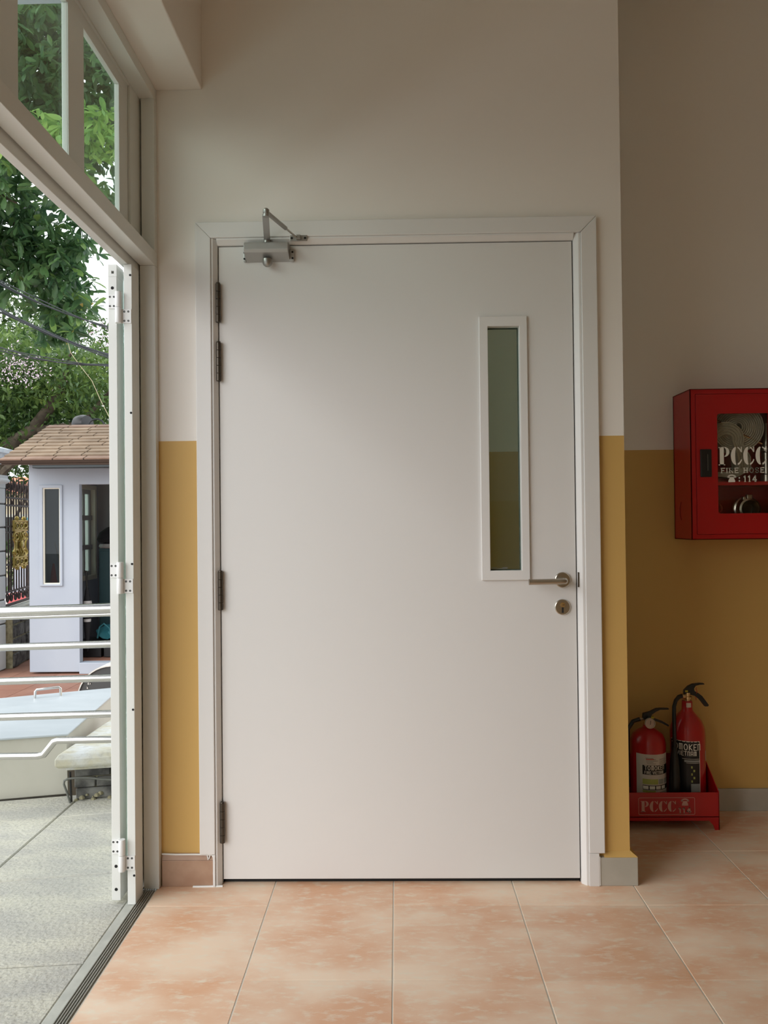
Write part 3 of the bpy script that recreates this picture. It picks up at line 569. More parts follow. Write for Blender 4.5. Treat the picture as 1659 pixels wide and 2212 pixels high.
t_ = MB(); cyl_patch(t_, ex, ey, er + .0009, .33, .36, zb + .05, .332, 2); cyl_patch(t_, ex, ey, er + .0009, -1.5, .35, .330, .333, 8); t_.build('label_border', 'white_ink', lb)
t_ = MB()
for k in range(5): cyl_patch(t_, ex, ey, er + .001, -.18 + (k % 2) * .12, -.10 + (k % 2) * .14, .17 + .014 * k, .179 + .014 * k, 2)
cyl_patch(t_, ex, ey, er + .001, -.2, .32, .122, .132, 6); tag(t_.build('pictogram', 'green_ink', lb), kind='stuff')
t_ = MB(); cyl_patch(t_, ex, ey, er + .0008, .93, 1.35, .243, .283, 6, .004); s_ = t_.build('inspection_sticker', 'label', E1)
t_ = MB(); cyl_patch(t_, ex, ey, .0212, -.5, .45, .457, .475, 6); t_.build('neck_sticker', 'label', E1)
vb = MB(); vb.lathe((ex + .002, ey, zb + .428), [(.013, 0), (.013, .006), (.017, .008), (.017, .016), (.012, .018), (.012, .032), (0, .034)], n=18); vb.tube([(ex, ey, .497), (ex - .018, ey - .006, .500), (ex - .026, ey - .008, .502)], [.010, .0095, .009], 12); vb = vb.build('valve', 'brass', E1)
k_ = MB(); k_.prism([(ex - .014, .508), (ex - .013, .523), (ex + .004, .540), (ex + .022, .549), (ex + .05, .552), (ex + .068, .551), (ex + .070, .546), (ex + .050, .545), (ex + .034, .541), (ex + .027, .530), (ex + .029, .520), (ex + .045, .511), (ex + .060, .499), (ex + .086, .463), (ex + .083, .457), (ex + .070, .457), (ex + .056, .476), (ex + .046, .488), (ex + .030, .500), (ex + .005, .507)], 'y', ey - .008, ey + .008)
k_.build('squeeze_handle', 'black', E1, bevel=.002)
MB().box(ex - .010, ex + .001, ey - .010, ey + .010, .516, .524).build('safety_tag', 'yel_tag', E1, bevel=.001)
MB().tube([(ex + .036, ey - .006, .534), (ex + .034, ey - .009, .527), (ex + .038, ey - .008, .52), (ex + .033, ey - .006, .50), (ex + .036, ey - .004, .483)], .0012, 5).build('seal_wire', 'red_ink', E1)
MB().tube([(ex - .024, ey - .008, .501), (ex - .040, ey - .018, .499), (ex - .058, ey - .035, .488), (ex - .068, ey - .045, .468), (ex - .070, ey - .048, .42), (ex - .070, ey - .05, .30)], [.0085, .0085, .0078, .0078, .0078, .008], 12).build('hose', 'black', E1)
MB().tube([(ex - .072, ey - .052, .31), (ex - .073, ey - .055, .25), (ex - .074, ey - .057, .12)], [.010, .017, .024], 18).build('discharge_horn', 'black', E1)
lx, ly, lr = 1.0075, 3.175, .069
E2 = thing('fire_extinguisher', 'shorter red fire extinguisher with pressure gauge and pale labels beside wall edge', 'extinguisher', (lx, ly, zb))
MB().lathe((lx, ly, zb), [(0, .006), (lr - .008, 0), (lr, .008), (lr, .262), (lr - .003, .280), (lr - .012, .298), (lr - .030, .312), (.024, .320), (.018, .326), (.018, .334), (0, .334)], n=36).build('cylinder', 'redx', E2)
lb = MB(); cyl_patch(lb, lx, ly, lr + .0006, -1.0, 1.15, .066, .285, 18); lb = lb.build('paper_label', 'label', E2)
t_ = MB(); cyl_patch(t_, lx, ly, lr + .0009, -.62, 1.1, .205, .242, 12); cyl_patch(t_, lx, ly, lr + .0009, -.62, 1.1, .145, .163, 12); t_.build('black_panel', 'black_ink', lb)
f2 = cm(lx, ly, lr + .0013, 0); t_ = MB(); strokes(t_, 'TOMOKEN', f2, -.035, .224, .0155, .0021, sx=1.0, gap=.20); strokes(t_, 'FIRE VIETNAM', f2, -.036, .208, .0105, .0014, sx=.95, gap=.18)
for k in range(4): cyl_patch(t_, lx, ly, lr + .0012, -.60 + k * .36, -.30 + k * .36, .1475, .1605, 3)
t_.build('printed_letters', 'white_ink', lb)
t_ = MB()
for k in range(5): cyl_patch(t_, lx, ly, lr + .0009, -.45 + .02 * k, -.02 + .15 * (k % 3), .270 - k * .0055, .2712 - k * .0055, 5)
for k in range(6): cyl_patch(t_, lx, ly, lr + .0009, .35, .85 + .1 * (k % 2), .266 - k * .004, .267 - k * .004, 4)
for k in range(6): cyl_patch(t_, lx, ly, lr + .0009, -.45, .1, .120 - k * .0055, .1205 - k * .0055, 4)
for zz in (.134, .116): cyl_patch(t_, lx, ly, lr + .001, .2, .9, zz, zz + .0012, 6)
tag(t_.build('fine_print', 'black_ink', lb), kind='stuff')
t_ = MB(); cyl_patch(t_, lx, ly, lr + .001, -.42, .02, .2645, .268, 4); t_.build('red_heading', 'red_ink', lb)
t_ = MB(); cyl_patch(t_, lx, ly, lr + .001, -.62, .25, .167, .188, 8); cyl_patch(t_, lx, ly, lr + .001, -.62, 0.1, .134, .143, 8); t_.build('green_band', 'green_ink', lb)
t_ = MB(); cyl_patch(t_, lx, ly, lr + .0012, .28, .62, .168, .187, 4); cyl_patch(t_, lx, ly, lr + .0012, .68, 1.05, .168, .187, 4); t_.build('dark_square', 'grey_ink', lb)
MB().lathe((lx - .002, ly, zb + .33), [(.014, 0), (.014, .012), (.011, .014), (.011, .028), (0, .03)], n=16).build('valve', 'brass', E2)
gz = MB().lathe((lx + .002, ly - .018, .398), [(0, .010), (.0185, .010), (.0205, .008), (.0205, 0), (0, 0)], (.05, -1, 0), 26).build('pressure_gauge', 'gauge', E2)
MB().tube([(lx + .002 + .0195 * math.cos(t), ly - .029, .398 + .0195 * math.sin(t)) for t in [k * math.pi / 12 for k in range(24)]], .0016, 6, closed=True).build('gauge_rim', 'steel', gz)
MB().tube([(lx + .002, ly - .0295, .393), (lx + .004, ly - .0295, .409)], .001, 5).build('needle', 'black', gz)
k_ = MB(); k_.prism([(lx - .020, .412), (lx - .018, .433), (lx + .010, .440), (lx + .034, .452), (lx + .052, .454), (lx + .085, .453), (lx + .085, .448), (lx + .050, .447), (lx + .034, .440), (lx + .016, .427), (lx + .012, .416), (lx + .03, .412), (lx + .06, .400), (lx + .085, .385), (lx + .082, .379), (lx + .058, .392), (lx + .028, .403), (lx - .0, .405)], 'y', ly - .008, ly + .008)
k_.build('squeeze_handle', 'black', E2, bevel=.0015)
MB().box(lx + .012, lx + .024, ly - .010, ly + .008, .412, .421).build('safety_tag', 'yel_tag', E2, bevel=.001)
MB().tube([(lx - .01, ly, .41), (lx - .034, ly - .004, .410)], .0055, 10).build('hose_fitting', 'steel', E2)
MB().tube([(lx - .032, ly - .004, .410), (lx - .06, ly - .006, .402), (lx - .082, ly - .008, .37), (lx - .085, ly - .01, .25), (lx - .083, ly - .01, .14)], .008, 10).build('hose', 'black', E2)

# ================================================================== OUTDOORS
# porch pavers (laid slightly askew to the front)
pv = sroot('pavement', (-2, 2, 0)); MB().add([(-3.4, -3.2, -.035), (-.888, -3.2, -.035), (-.888, 3.66, -.035), (-3.4, 3.00, -.035), (-3.4, -3.2, -.44), (-.888, -3.2, -.44), (-.888, 3.66, -.44), (-3.4, 3.00, -.44)], [(0, 1, 2, 3), (4, 7, 6, 5), (0, 4, 5, 1), (1, 5, 6, 2), (2, 6, 7, 3), (3, 7, 4, 0)]).build('porch_bed', 'joint', pv)
rows = [(-1.0, 3.62, .24), (-1.0, 3.335, .215), (-1.0, 2.727, .18), (-1.0, 2.155, .10)] + [(-1.0, 2.155 - .56 * k, .08) for k in range(1, 10)]
cols = [-.889, -1.44, -2.25, -3.05]
for a_, b_ in zip(rows[1:], rows[:-1]):
    for k in range(3):
        xr, xl = cols[k] - .002 * (k > 0), cols[k + 1] + .002
        f_ = lambda r, x: r[1] + r[2] * (x + 1.0)
        dx = lambda y: (y - 3.0) * -.04 * (k > 0); g_ = .003
        q = [(xl, f_(a_, xl) + g_), (xr, f_(a_, xr) + g_), (xr, f_(b_, xr) - g_), (xl, f_(b_, xl) - g_)]
        MB().prism(q, 'z', -.034, -.002).build('paver', 'granite', pv, bevel=.004, seg=1)
# stainless railing
rl = thing('railing', 'stainless steel pipe railing with stepped bottom rail along the porch', 'railing', (-1.6, 3.08, 0))
YR = 3.08
def unz(z, y): return z
for z0, z1, r in ((.876, .887, .0215), (.7345, .7455, .0145), (.5995, .6105, .0145), (.457, .468, .0145)):
    MB().tube([(-2.6, YR, z0 - (z1 - z0) * 2.3), (-1.592, YR, z0), (-1.15, YR, z1), (-.99, YR, z1 + .004)], r, 18).build('rail', 'inox', rl)
MB().tube([(-2.6, YR, .836), (-1.592, YR, .853), (-1.15, YR, .864), (-.99, YR, .868)], .009, 10).build('under_rail', 'inox', rl)
MB().tube([(-2.6, YR, .290), (-1.445, YR, .3015), (-1.421, YR, .306), (-1.378, YR, .358), (-1.362, YR, .3625), (-1.15, YR, .366), (-.99, YR, .368)], .0135, 18).build('rail', 'inox', rl)
for x in (-2.55, -1.0): MB().tube([(x, YR, -.002), (x, YR, .88)], .021, 18).build('post', 'inox', rl)
# hatch box: front line from (-1.79,3.45) to (-1.514,3.523)
hb = thing('hatch_box', 'pale sheet metal hatch box with flat bluish lid and steel handle', 'box', (-1.9, 3.8, -.44))
fx = lambda x: 3.523 + .262 * (x + 1.514)
FR, FL, BR, BL = (-1.520, fx(-1.520)), (-2.75, fx(-2.75)), (-1.60, 4.41), (-2.80, 4.10)
b = MB(); zt = .262
b.add([(FL[0], FL[1], -.0015), (FR[0] + .006, FR[1], -.0015), (BR[0], BR[1], -.44), (BL[0], BL[1], -.44), (FL[0], FL[1], zt), (FR[0], FR[1], zt), (BR[0], BR[1], zt + .018), (BL[0], BL[1], zt - .03)], [(0, 1, 5, 4), (1, 2, 6, 5), (2, 3, 7, 6), (3, 0, 4, 7), (0, 3, 2, 1)])
b.build('carcass', 'boxside', hb)
b = MB(); e_ = .012
L_ = [(FL[0], FL[1] - e_, zt + .001), (FR[0] + e_, FR[1] - e_, zt + .001), (BR[0] + e_, BR[1] + e_, zt + .020), (BL[0], BL[1] + e_, zt - .028)]
b.add(L_ + [(x, y, z + .010) for x, y, z in L_], [(3, 2, 1, 0), (4, 5, 6, 7), (0, 1, 5, 4), (1, 2, 6, 5), (2, 3, 7, 6), (3, 0, 4, 7)]); b.build('lid', 'boxtop', hb, bevel=.003)
b = MB(); hx0, hy0, hx1, hy1 = -1.985, 4.20, -1.855, 4.235; zl = .262
b.tube([(hx0, hy0, zl), (hx0 + .003, hy0, zl + .055), (hx0 + .012, hy0, zl + .064), (hx1 - .012, hy1, zl + .070), (hx1 - .003, hy1, zl + .062), (hx1, hy1, zl + .006)], .007, 10)
b.box(hx0 - .03, hx0 + .03, hy0 - .015, hy0 + .015, zl - .004, zl + .004); b.box(hx1 - .03, hx1 + .03, hy1 - .015, hy1 + .015, zl + .002, zl + .010); b.build('handle', 'inox', hb)
# plinth with coping
pl = thing('stone_plinth', 'dark stone plinth under a thick weathered white coping slab', 'plinth', (-1.1, 3.7, 0))
cA = (-1.500, 3.345)      # left front nose
sl_ = .20
def cy(x): return 3.345 + sl_ * (x + 1.5)
b = MB(); prof = [(0.012, .162), (0.0, .175), (.0, .202), (.012, .222), (.030, .230)]
xs = [(-1.500, 0), (-.90, 0)]
V = []
for i_, (off, z) in enumerate(prof): V += [(-1.497 + off, cy(-1.497) + off, z), (-.88, cy(-.88) + off, z), (-.88, 4.15, z), (-1.49 + off, 4.05, z)]
Fs = [(3, 2, 1, 0), tuple(range(16, 20))]
for i_ in range(4):
    for k in range(4): n_ = (k + 1) % 4; Fs.append((i_ * 4 + k, i_ * 4 + n_, i_ * 4 + 4 + n_, i_ * 4 + 4 + k))
b.add(V, Fs); b.build('coping_slab', 'coping', pl, bevel=.004)
MB().prism([(-1.468, cy(-1.468) + .045), (-.88, cy(-.88) + .045), (-.88, 4.1), (-1.46, 4.0)], 'z', .142, .1615).build('coping_fillet', 'coping', pl, bevel=.002)
random.seed(8)
zr = [-.002, .050, .096, .142]; xsr = [[-1.445, -1.28, -1.13, -.97, -.88], [-1.45, -1.36, -1.20, -1.05, -.88], [-1.452, -1.30, -1.12, -.88]]
for r0 in range(3):
    X_ = xsr[r0]
    for a_, b_ in zip(X_[:-1], X_[1:]):
        dy = random.uniform(-.006, .008)
        MB().prism([(a_ + .002, cy(a_) + .085 + dy), (b_ - .002, cy(b_) + .085 + dy), (b_ - .002, cy(b_) + .2), (a_ + .002, cy(a_) + .2)], 'z', zr[r0] + .0015, zr[r0 + 1] - .0015).build('stone_block', 'stone', pl, bevel=.004, seg=1)
MB().prism([(-1.44, cy(-1.44) + .095), (-.88, cy(-.88) + .095), (-.88, 4.05), (-1.42, 3.95)], 'z', -.44, .141).build('core', 'moss', pl)
b = MB(); random.seed(5)
for k in range(34):
    x = random.uniform(-1.44, -.95); r = random.uniform(.004, .014); b.lathe((x, cy(x) + .075 + random.uniform(-.006, .012), -.004 + random.uniform(0, .022) * (k % 2)), [(r, 0), (r * .9, r * .5), (r * .5, r * .9), (0, r)], n=6)
tag(b.build('moss_crumbs', 'moss', pl), kind='stuff')
tag(MB().tube([(-1.452, 3.400, .0), (-1.462, 3.396, .04), (-1.474, 3.388, .085), (-1.472, 3.388, .100), (-1.458, 3.392, .107), (-1.42, 3.405, .108), (-1.37, 3.415, .104), (-1.33, 3.425, .095), (-1.27, 3.435, .088), (-1.20, 3.45, .092), (-1.10, 3.47, .097), (-.95, 3.50, .09)], .0048, 10).build('conduit_pipe', 'conduit', loc=(-1.452, 3.4, 0)), 'thin grey conduit bent down in front of the dark stone plinth', 'pipe')
tag(MB().tube([(-1.458, 3.415, .13), (-1.452, 3.414, .0)], .005, 8).build('black_upright', 'black', loc=(-1.455, 3.415, 0)), 'short black upright rod between cream hatch box and stone plinth', 'pipe')  # black upright rod in the slot between box and plinth
# courtyard terrace, one tile at a time
GZ = -.44
tc = sroot('ground', (-4, 7, GZ)); MB().box(-9, 0, 3.4, 13, GZ - .12, GZ - .004).build('terrace_bed', 'browng', tc)
for i in range(11):
    for k in range(14):
        x0, y0 = -5.6 + .45 * i, 4.2 + .45 * k
        MB().box(x0 + .003, x0 + .447, y0 + .003, y0 + .447, GZ - .02, GZ).build('tile', 'brown', tc)
struct(box('street_ground', 'street', (-60, 30, 12.9, 80, GZ - .3, GZ - .1)))
struct(box('ground_outer', 'street', (-60, -5.7, -30, 13.2, GZ - .3, GZ - .12)))
# drum
dm = thing('barrel', 'dark ended barrel lying behind the hatch box, chalk marks on its lid', 'barrel', (-2.24, 6.3, GZ))
dc = (-2.235, 6.0, -.145); MB().lathe(dc, [(.262, .0), (.272, 0), (.272, -.85), (.26, -.86), (0, -.86)], (0, -1, 0), 40).build('shell', 'drum_s', dm); MB().lathe(dc, [(0, -.012), (.262, -.012), (.262, 0)], (0, -1, 0), 40).build('lid', 'drum', dm)
t_ = MB(); fd = lambda x, y: (x, 6.007, y); strokes(t_, '29', fd, -2.423, -.02, .020, .004); strokes(t_, '2', fd, -2.43, -.053, .018, .004); t_.build('chalk_mark', 'white_ink', dm)

# ------------------------------------------------------------------ guard booth
BY, BX0, BX1, BYE = 8.6, -4.118, -1.9, 10.4
bt = thing('guard_booth', 'small white guard booth with narrow window and open doorway', 'booth', (-3.2, 9.4, GZ))
b = MB(); zt = 1.93
b.ring(BX0, -3.555, GZ + .02, zt, -3.955, -3.768, .556, 1.640, BY, BY + .09)            # left pier with narrow window
b.box(-3.555, BX1, BY, BY + .09, 1.672, zt); b.box(-2.70, BX1, BY, BY + .12, GZ + .02, 1.672); b.box(-3.555, -2.70, BY - .02, BY + .12, GZ + .0, -.315)
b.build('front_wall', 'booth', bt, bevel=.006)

sw = MB(); xa, xb = BX0, BX0 + .12; wy0, wy1, wz0, wz1 = 9.36, 10.13, .56, 1.68
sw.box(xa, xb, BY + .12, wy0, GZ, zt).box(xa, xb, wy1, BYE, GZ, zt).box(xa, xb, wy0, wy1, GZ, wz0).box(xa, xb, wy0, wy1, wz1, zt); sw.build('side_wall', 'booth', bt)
def yring(mb, x0, x1, a0, a1, c0, c1, t):
    mb.box(x0, x1, a0, a0 + t, c0, c1).box(x0, x1, a1 - t, a1, c0, c1).box(x0, x1, a0 + t, a1 - t, c0, c0 + t).box(x0, x1, a0 + t, a1 - t, c1 - t, c1); return mb
wf = yring(MB(), xb - .03, xb + .03, wy0 - .05, wy1 + .05, wz0 - .05, wz1 + .05, .055).build('inner_window_frame', 'booth_trim', bt)
yring(MB(), xb - .06, xb - .03, wy0, wy1, wz0, wz1, .06).build('sash', 'booth_in', wf)
for zz in (.93, 1.31): MB().box(xb - .06, xb - .01, wy0, wy1, zz - .03, zz + .03).build('glazing_bar', 'booth_in', wf)
for yy in (9.62, 9.87): MB().box(xb - .06, xb - .015, yy - .025, yy + .025, wz0, wz1).build('glazing_bar', 'booth_in', wf)
MB().box(xb - .05, xb - .045, wy0, wy1, wz0, wz1).build('pane', 'glass_f', wf)
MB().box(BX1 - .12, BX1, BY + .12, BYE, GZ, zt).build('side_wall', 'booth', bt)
MB().box(BX0 + .12, BX1 - .12, BYE - .12, BYE, GZ, zt).build('back_wall', 'booth_in', bt)
MB().box(BX0 + .12, BX1 - .12, BY + .12, BYE - .12, GZ + .0, -.315).build('booth_floor', 'brown', bt)
MB().box(BX0 + .0, BX1, BY, BYE, zt, zt + .02).build('booth_ceiling', 'booth_in', bt)
MB().box(-3.06 + .0, -3.05, BY + .3, BYE - .14, -.30, .1).build('inner_partition', 'stick', bt)
wf = MB().ring(-3.995, -3.738, .540, 1.668, -3.957, -3.766, .560, 1.636, BY - .018, BY + .02).build('window_surround', 'booth', bt, bevel=.004)
MB().ring(-3.970, -3.755, .553, 1.650, -3.942, -3.777, .575, 1.625, BY - .005, BY + .035).build('window_frame', 'booth_trim', wf, bevel=.003)
MB().box(-3.944, -3.775, BY + .01, BY + .016, .573, 1.627).build('pane', 'glass_b', wf)
# things inside the booth
lk = thing('locker', 'dark teal steel locker standing inside the booth doorway', 'locker', (-3.33, 9.5, -.315)); MB().box(-3.605, -3.05, 9.30, 9.75, -.315, .93).build('body', 'locker', lk, bevel=.006); MB().box(-3.59, -3.34, 9.292, 9.30, -.28, .90).build('locker_door', 'locker', lk, bevel=.003)
MB().box(-3.33, -3.065, 9.292, 9.30, -.28, .90).build('locker_door', 'locker', lk, bevel=.003)
b = MB(); b.lathe((-3.43, 9.5, 1.00), [(.24, 0), (.26, .04), (.23, .12), (.15, .18), (.06, .215), (0, .22)], n=20); o = b.build('duffel_bag', 'cloth_b', loc=(-3.43, 9.5, 1.00)); tag(o, 'black bag resting on top of the teal locker', 'bag')
b = MB(); random.seed(2)
b.lathe((-3.40, 9.5, .905), [(.20, 0.026), (.25, .03), (.265, .05), (.25, .08), (.20, .09), (0, .094)], n=17); o = b.build('plastic_bundle', 'plastic', loc=(-3.40, 9.5, .905)); tag(o, 'crinkled clear plastic bundle under the black bag', 'bundle')
um = thing('folded_umbrella', 'folded black umbrella with silver stripes hanging in booth doorway', 'umbrella', (-3.60, 8.80, -.315))
MB().lathe((-3.565, 8.84, -.235), [(.0, 0), (.012, .02), (.035, .25), (.045, .42), (.062, .50), (.040, .56), (.022, .70), (.012, .74), (0, .745)], n=10).build('canopy', 'cloth_b', um)
MB().tube([(-3.565, 8.84, .48), (-3.571, 8.84, .66), (-3.575, 8.84, .69), (-3.587, 8.84, .695), (-3.591, 8.84, .67)], .012, 8).build('handle', 'black', um)
for zz, rr_ in ((.03, .043), (.23, .052)): MB().lathe((-3.565, 8.84, zz + .08), [(rr_, 0), (rr_ * 1.05, .02), (rr_ * .95, .04)], n=10).build('stripe', 'umb', um)
cn = thing('traffic_cone', 'red traffic cone seen through the narrow booth window', 'cone', (-3.93, 8.79, .485)); MB().lathe((-3.930, 8.79, .50), [(.050, 0), (.018, .23), (.010, .28), (0, .285)], n=16).build('cone', 'cone', cn); MB().box(-3.99, -3.87, 8.73, 8.85, .485, .50).build('base', 'cone', cn)
tag(box('window_shelf', 'locker', (-3.995, -3.70, 8.722, 9.0, .455, .485)), 'dark shelf under the narrow booth window', 'shelf')
tag(MB().tube([(-3.77, 8.78, .485), (-3.90, 8.76, 1.02)], .007, 8).build('broom_stick', 'stick', loc=(-3.77, 8.78, .485)), 'pale wooden stick leaning behind the narrow booth window', 'stick')
b = MB(); b.lathe((-3.37, 9.12, -.118), [(0, 0), (.13, 0), (.17, .03), (.16, .08), (.12, .14), (.10, .17), (.04, .19), (0, .195)], n=18); random.seed(6)
b.v = [(x + .03 * math.sin(31 * z + 9 * y), y + .02 * math.sin(40 * x), max(-.118, z + .028 * math.sin(24 * x + 5))) for x, y, z in b.v]; b.tube([(-3.50, 8.97, -.10), (-3.47, 8.96, .03), (-3.42, 8.96, .07), (-3.36, 8.96, .02), (-3.33, 8.97, -.1)], .010, 6); tag(b.build('teal_bag', 'teal', loc=(-3.40, 9.07, -.118)), 'teal nylon bag on the black crates in the doorway', 'bag')
for k, (x0, x1, z1) in enumerate(((-3.70, -3.44, -.12), (-3.41, -3.19, -.12))):
    cr = thing('crate', ['black plastic crate in the doorway nearest the umbrella', 'black plastic crate under the teal bag'][k], 'crate', ((x0 + x1) / 2, 8.95, -.315), 'black crates in the booth doorway')
    MB().box(x0, x1, 8.92, 9.22, -.312, z1 - .02).build('body', 'black', cr, bevel=.006); MB().box(x0 - .006, x1 + .006, 8.914, 9.226, z1 - .02, z1).build('rim', 'black', cr, bevel=.004)
# roof
rf = thing('shingle_roof', 'tan asphalt shingle gable roof over the white booth', 'roof', (-3.2, 9.3, 1.93))
RX0, RX1, RY0, RZ0, RY1, RZ1 = -4.20, -1.7, 8.10, 1.905, 9.30, 2.425
up = Vector((0, RY1 - RY0, RZ1 - RZ0)); Ls = up.length; up.normalize(); nr = Vector((0, -up.z, up.y))
def rp(x, s, t): p = Vector((x, RY0, RZ0)) + up * s + nr * t; return p
MB().add([rp(RX0, 0, -.03), rp(RX1, 0, -.03), rp(RX1, Ls, -.03), rp(RX0, Ls, -.03), rp(RX0, 0, 0), rp(RX1, 0, 0), rp(RX1, Ls, 0), rp(RX0, Ls, 0)], [(0, 3, 2, 1), (4, 5, 6, 7), (0, 1, 5, 4), (1, 2, 6, 5), (2, 3, 7, 6), (3, 0, 4, 7)]).build('roof_deck', 'deck', rf)
MB().add([(RX0, RY1, RZ1 - .02), (RX1, RY1, RZ1 - .02), (RX1, 10.6, 1.90), (RX0, 10.6, 1.90), (RX0, RY1, RZ1 - .05), (RX1, RY1, RZ1 - .05), (RX1, 10.6, 1.87), (RX0, 10.6, 1.87)], [(0, 1, 2, 3), (4, 7, 6, 5), (0, 3, 7, 4), (1, 5, 6, 2), (0, 4, 5, 1), (3, 2, 6, 7)]).build('back_slope', 'shingle', rf)
random.seed(11); NR = 11; hrow = Ls / NR
for r0 in range(NR):
    x = RX0 - random.uniform(0, .26); s0 = r0 * hrow; th = .012
    m_ = 'shingle_e' if r0 in (0, NR - 1) else 'shingle'
    while x < RX1:
        wd = random.choice((.30, .33, .36)); a_, b_ = max(x, RX0), min(x + wd, RX1); x += wd
        if b_ - a_ < .03: continue
        o_ = .008; MB().add([rp(a_ + o_, s0 + .004, .002), rp(b_ - o_, s0 + .004, .002), rp(b_ - o_, s0 + hrow + .01, .001), rp(a_ + o_, s0 + hrow + .01, .001), rp(a_ + o_, s0 + .004, th + .006), rp(b_ - o_, s0 + .004, th + .006), rp(b_ - o_, s0 + hrow + .002, .006), rp(a_ + o_, s0 + hrow + .002, .006)],
            [(0, 3, 2, 1), (4, 5, 6, 7), (0, 1, 5, 4), (1, 2, 6, 5), (2, 3, 7, 6), (3, 0, 4, 7)]).build('shingle', m_, rf)
gt = MB().box(-3.86, RX1, 8.13, 8.26, 1.825, 1.885).build('gutter', 'fascia', rf, bevel=.01)
MB().add([(RX0 + .02, 8.12, 1.86), (RX1, 8.12, 1.845), (RX1, 8.6, 1.90), (RX0 + .02, 8.6, 1.905), (RX0 + .02, 8.12, 1.89), (RX1, 8.12, 1.89), (RX1, 8.6, 1.93), (RX0 + .02, 8.6, 1.93)], [(0, 3, 2, 1), (4, 5, 6, 7), (0, 1, 5, 4), (1, 2, 6, 5), (2, 3, 7, 6), (3, 0, 4, 7)]).build('soffit', 'deck', rf)
MB().prism([(8.6, 1.93), (9.3, 2.38), (10.4, 1.93)], 'x', BX0 + .01, BX0 + .1).build('gable', 'booth', rf)
hn = thing('flood_lamp', 'dark grey round lamp housing behind the roof ridge', 'lamp', (-4.0, 9.9, 2.1))
MB().lathe((-4.10, 9.9, 2.50), [(0, .0), (.10, 0), (.12, .03), (.12, .12), (.10, .18), (0, .19)], (1, -.5, .1), 24).build('housing', 'black', hn); MB().tube([(-4.0, 9.9, 2.10), (-4.0, 9.9, 2.45)], .02, 8).build('post', 'iron', hn)
MB().tube([(-3.82, 9.75, 2.40)] + [(-3.80 + .1 * math.cos(t), 9.75, 2.47 + .09 * math.sin(t)) for t in [k * .4 for k in range(14)]], .012, 6).build('cable_loop', 'cable', hn)

# ------------------------------------------------------------------ gate pillar, wall, fence, ornament
gp = thing('gate_pillar', 'pale grey block-jointed gate pillar with moulded bluish cap', 'pillar', (-4.62, 8.75, GZ))
px0, px1, py0, py1 = -5.05, -4.533, 8.38, 8.90
z = GZ; k = 0
for zz in [GZ + .0, -.18, .09, .365, .645, .925, 1.20, 1.47, 1.66]:
    if k: MB().box(px0, px1, py0, py1, zp + .008, zz - .008).build('block', 'pillar', gp, bevel=.012)
    zp = zz; k += 1
MB().box(px0 + .012, px1 - .012, py0 + .012, py1 - .012, GZ, 1.66).build('core', 'joint', gp)
b = MB(); V = []
pr = [(.0, 1.655), (.0, 1.70), (.035, 1.725), (.035, 1.745), (.018, 1.765), (.018, 1.80)]
for off, zz in pr: V += [(px0 - off, py0 - off, zz), (px1 + off, py0 - off, zz), (px1 + off, py1 + off, zz), (px0 - off, py1 + off, zz)]
Fs = [(3, 2, 1, 0), tuple(range(len(V) - 4, len(V)))]
for i_ in range(len(pr) - 1):
    for k in range(4): n_ = (k + 1) % 4; Fs.append((i_ * 4 + k, i_ * 4 + n_, i_ * 4 + 4 + n_, i_ * 4 + 4 + k))
b.add(V, Fs); b.build('capital', 'pillar', gp)
MB().box(px0 + .05, px1 - .05, py0 + .05, py1 - .05, 1.80, 1.95).build('neck', 'pillar', gp)
b = MB(); V = []; pr = [(-.03, 1.93), (.04, 2.00), (.055, 2.045), (.075, 2.05), (.075, 2.095), (-.1, 2.15)]
for off, zz in pr: V += [(px0 - off, py0 - off, zz), (px1 + off, py0 - off, zz), (px1 + off, py1 + off, zz), (px0 - off, py1 + off, zz)]
b.add(V, Fs); b.build('cap', 'cap', gp)
gA, gB = Vector((-4.563, 8.925, 0)), Vector((-4.80, 10.3, 0)); gd = (gB - gA); gl = gd.length; gd.normalize(); gn = Vector((gd.y, -gd.x, 0))
lw = thing('low_wall', 'dark rubble stone low wall with white coping below the fence', 'wall', (-4.6, 9.5, GZ))
random.seed(21)
for r0, (za, zb_) in enumerate(((GZ, -.27), (-.27, -.10), (-.10, .06), (.06, .185))):
    s0 = 0 - random.uniform(0, .1)
    while s0 < gl:
        wd = random.uniform(.16, .34); a_, b_ = max(0, s0), min(gl, s0 + wd); s0 += wd
        if b_ - a_ < .05: continue
        c0 = gA + gd * (a_ + b_) / 2 + Vector((0, 0, (za + zb_) / 2)); MB().obox(c0, gd * ((b_ - a_) / 2 - .006), gn * (.10 + random.uniform(-.01, .01)), Vector((0, 0, (zb_ - za) / 2 - .006))).build('stone', 'stone', lw, bevel=.012, seg=1)
MB().obox(gA + gd * gl / 2 + Vector((0, 0, -.14)), gd * gl / 2, gn * .085, Vector((0, 0, .30))).build('mortar_core', 'moss', lw)
MB().obox(gA + gd * gl / 2 + Vector((0, 0, .222)), gd * gl / 2, gn * .13, Vector((0, 0, .036))).build('coping', 'coping', lw, bevel=.01)
fe = thing('iron_fence', 'rusty black wrought iron fence with spear tips beside the pillar', 'fence', (-4.6, 9.5, .27))
nb = 14
for k in range(nb):
    p = gA + gd * (.04 + k * gl / nb)
    MB().tube([p + Vector((0, 0, .45)), p + Vector((0, 0, 1.62 + .04 * (k % 2)))], .010, 6).build('bar', 'iron', fe)
    MB().lathe(p + Vector((0, 0, 1.62 + .04 * (k % 2))), [(.010, 0), (.024, .03), (.008, .12), (0, .16)], n=6).build('spear_tip', 'iron', fe)
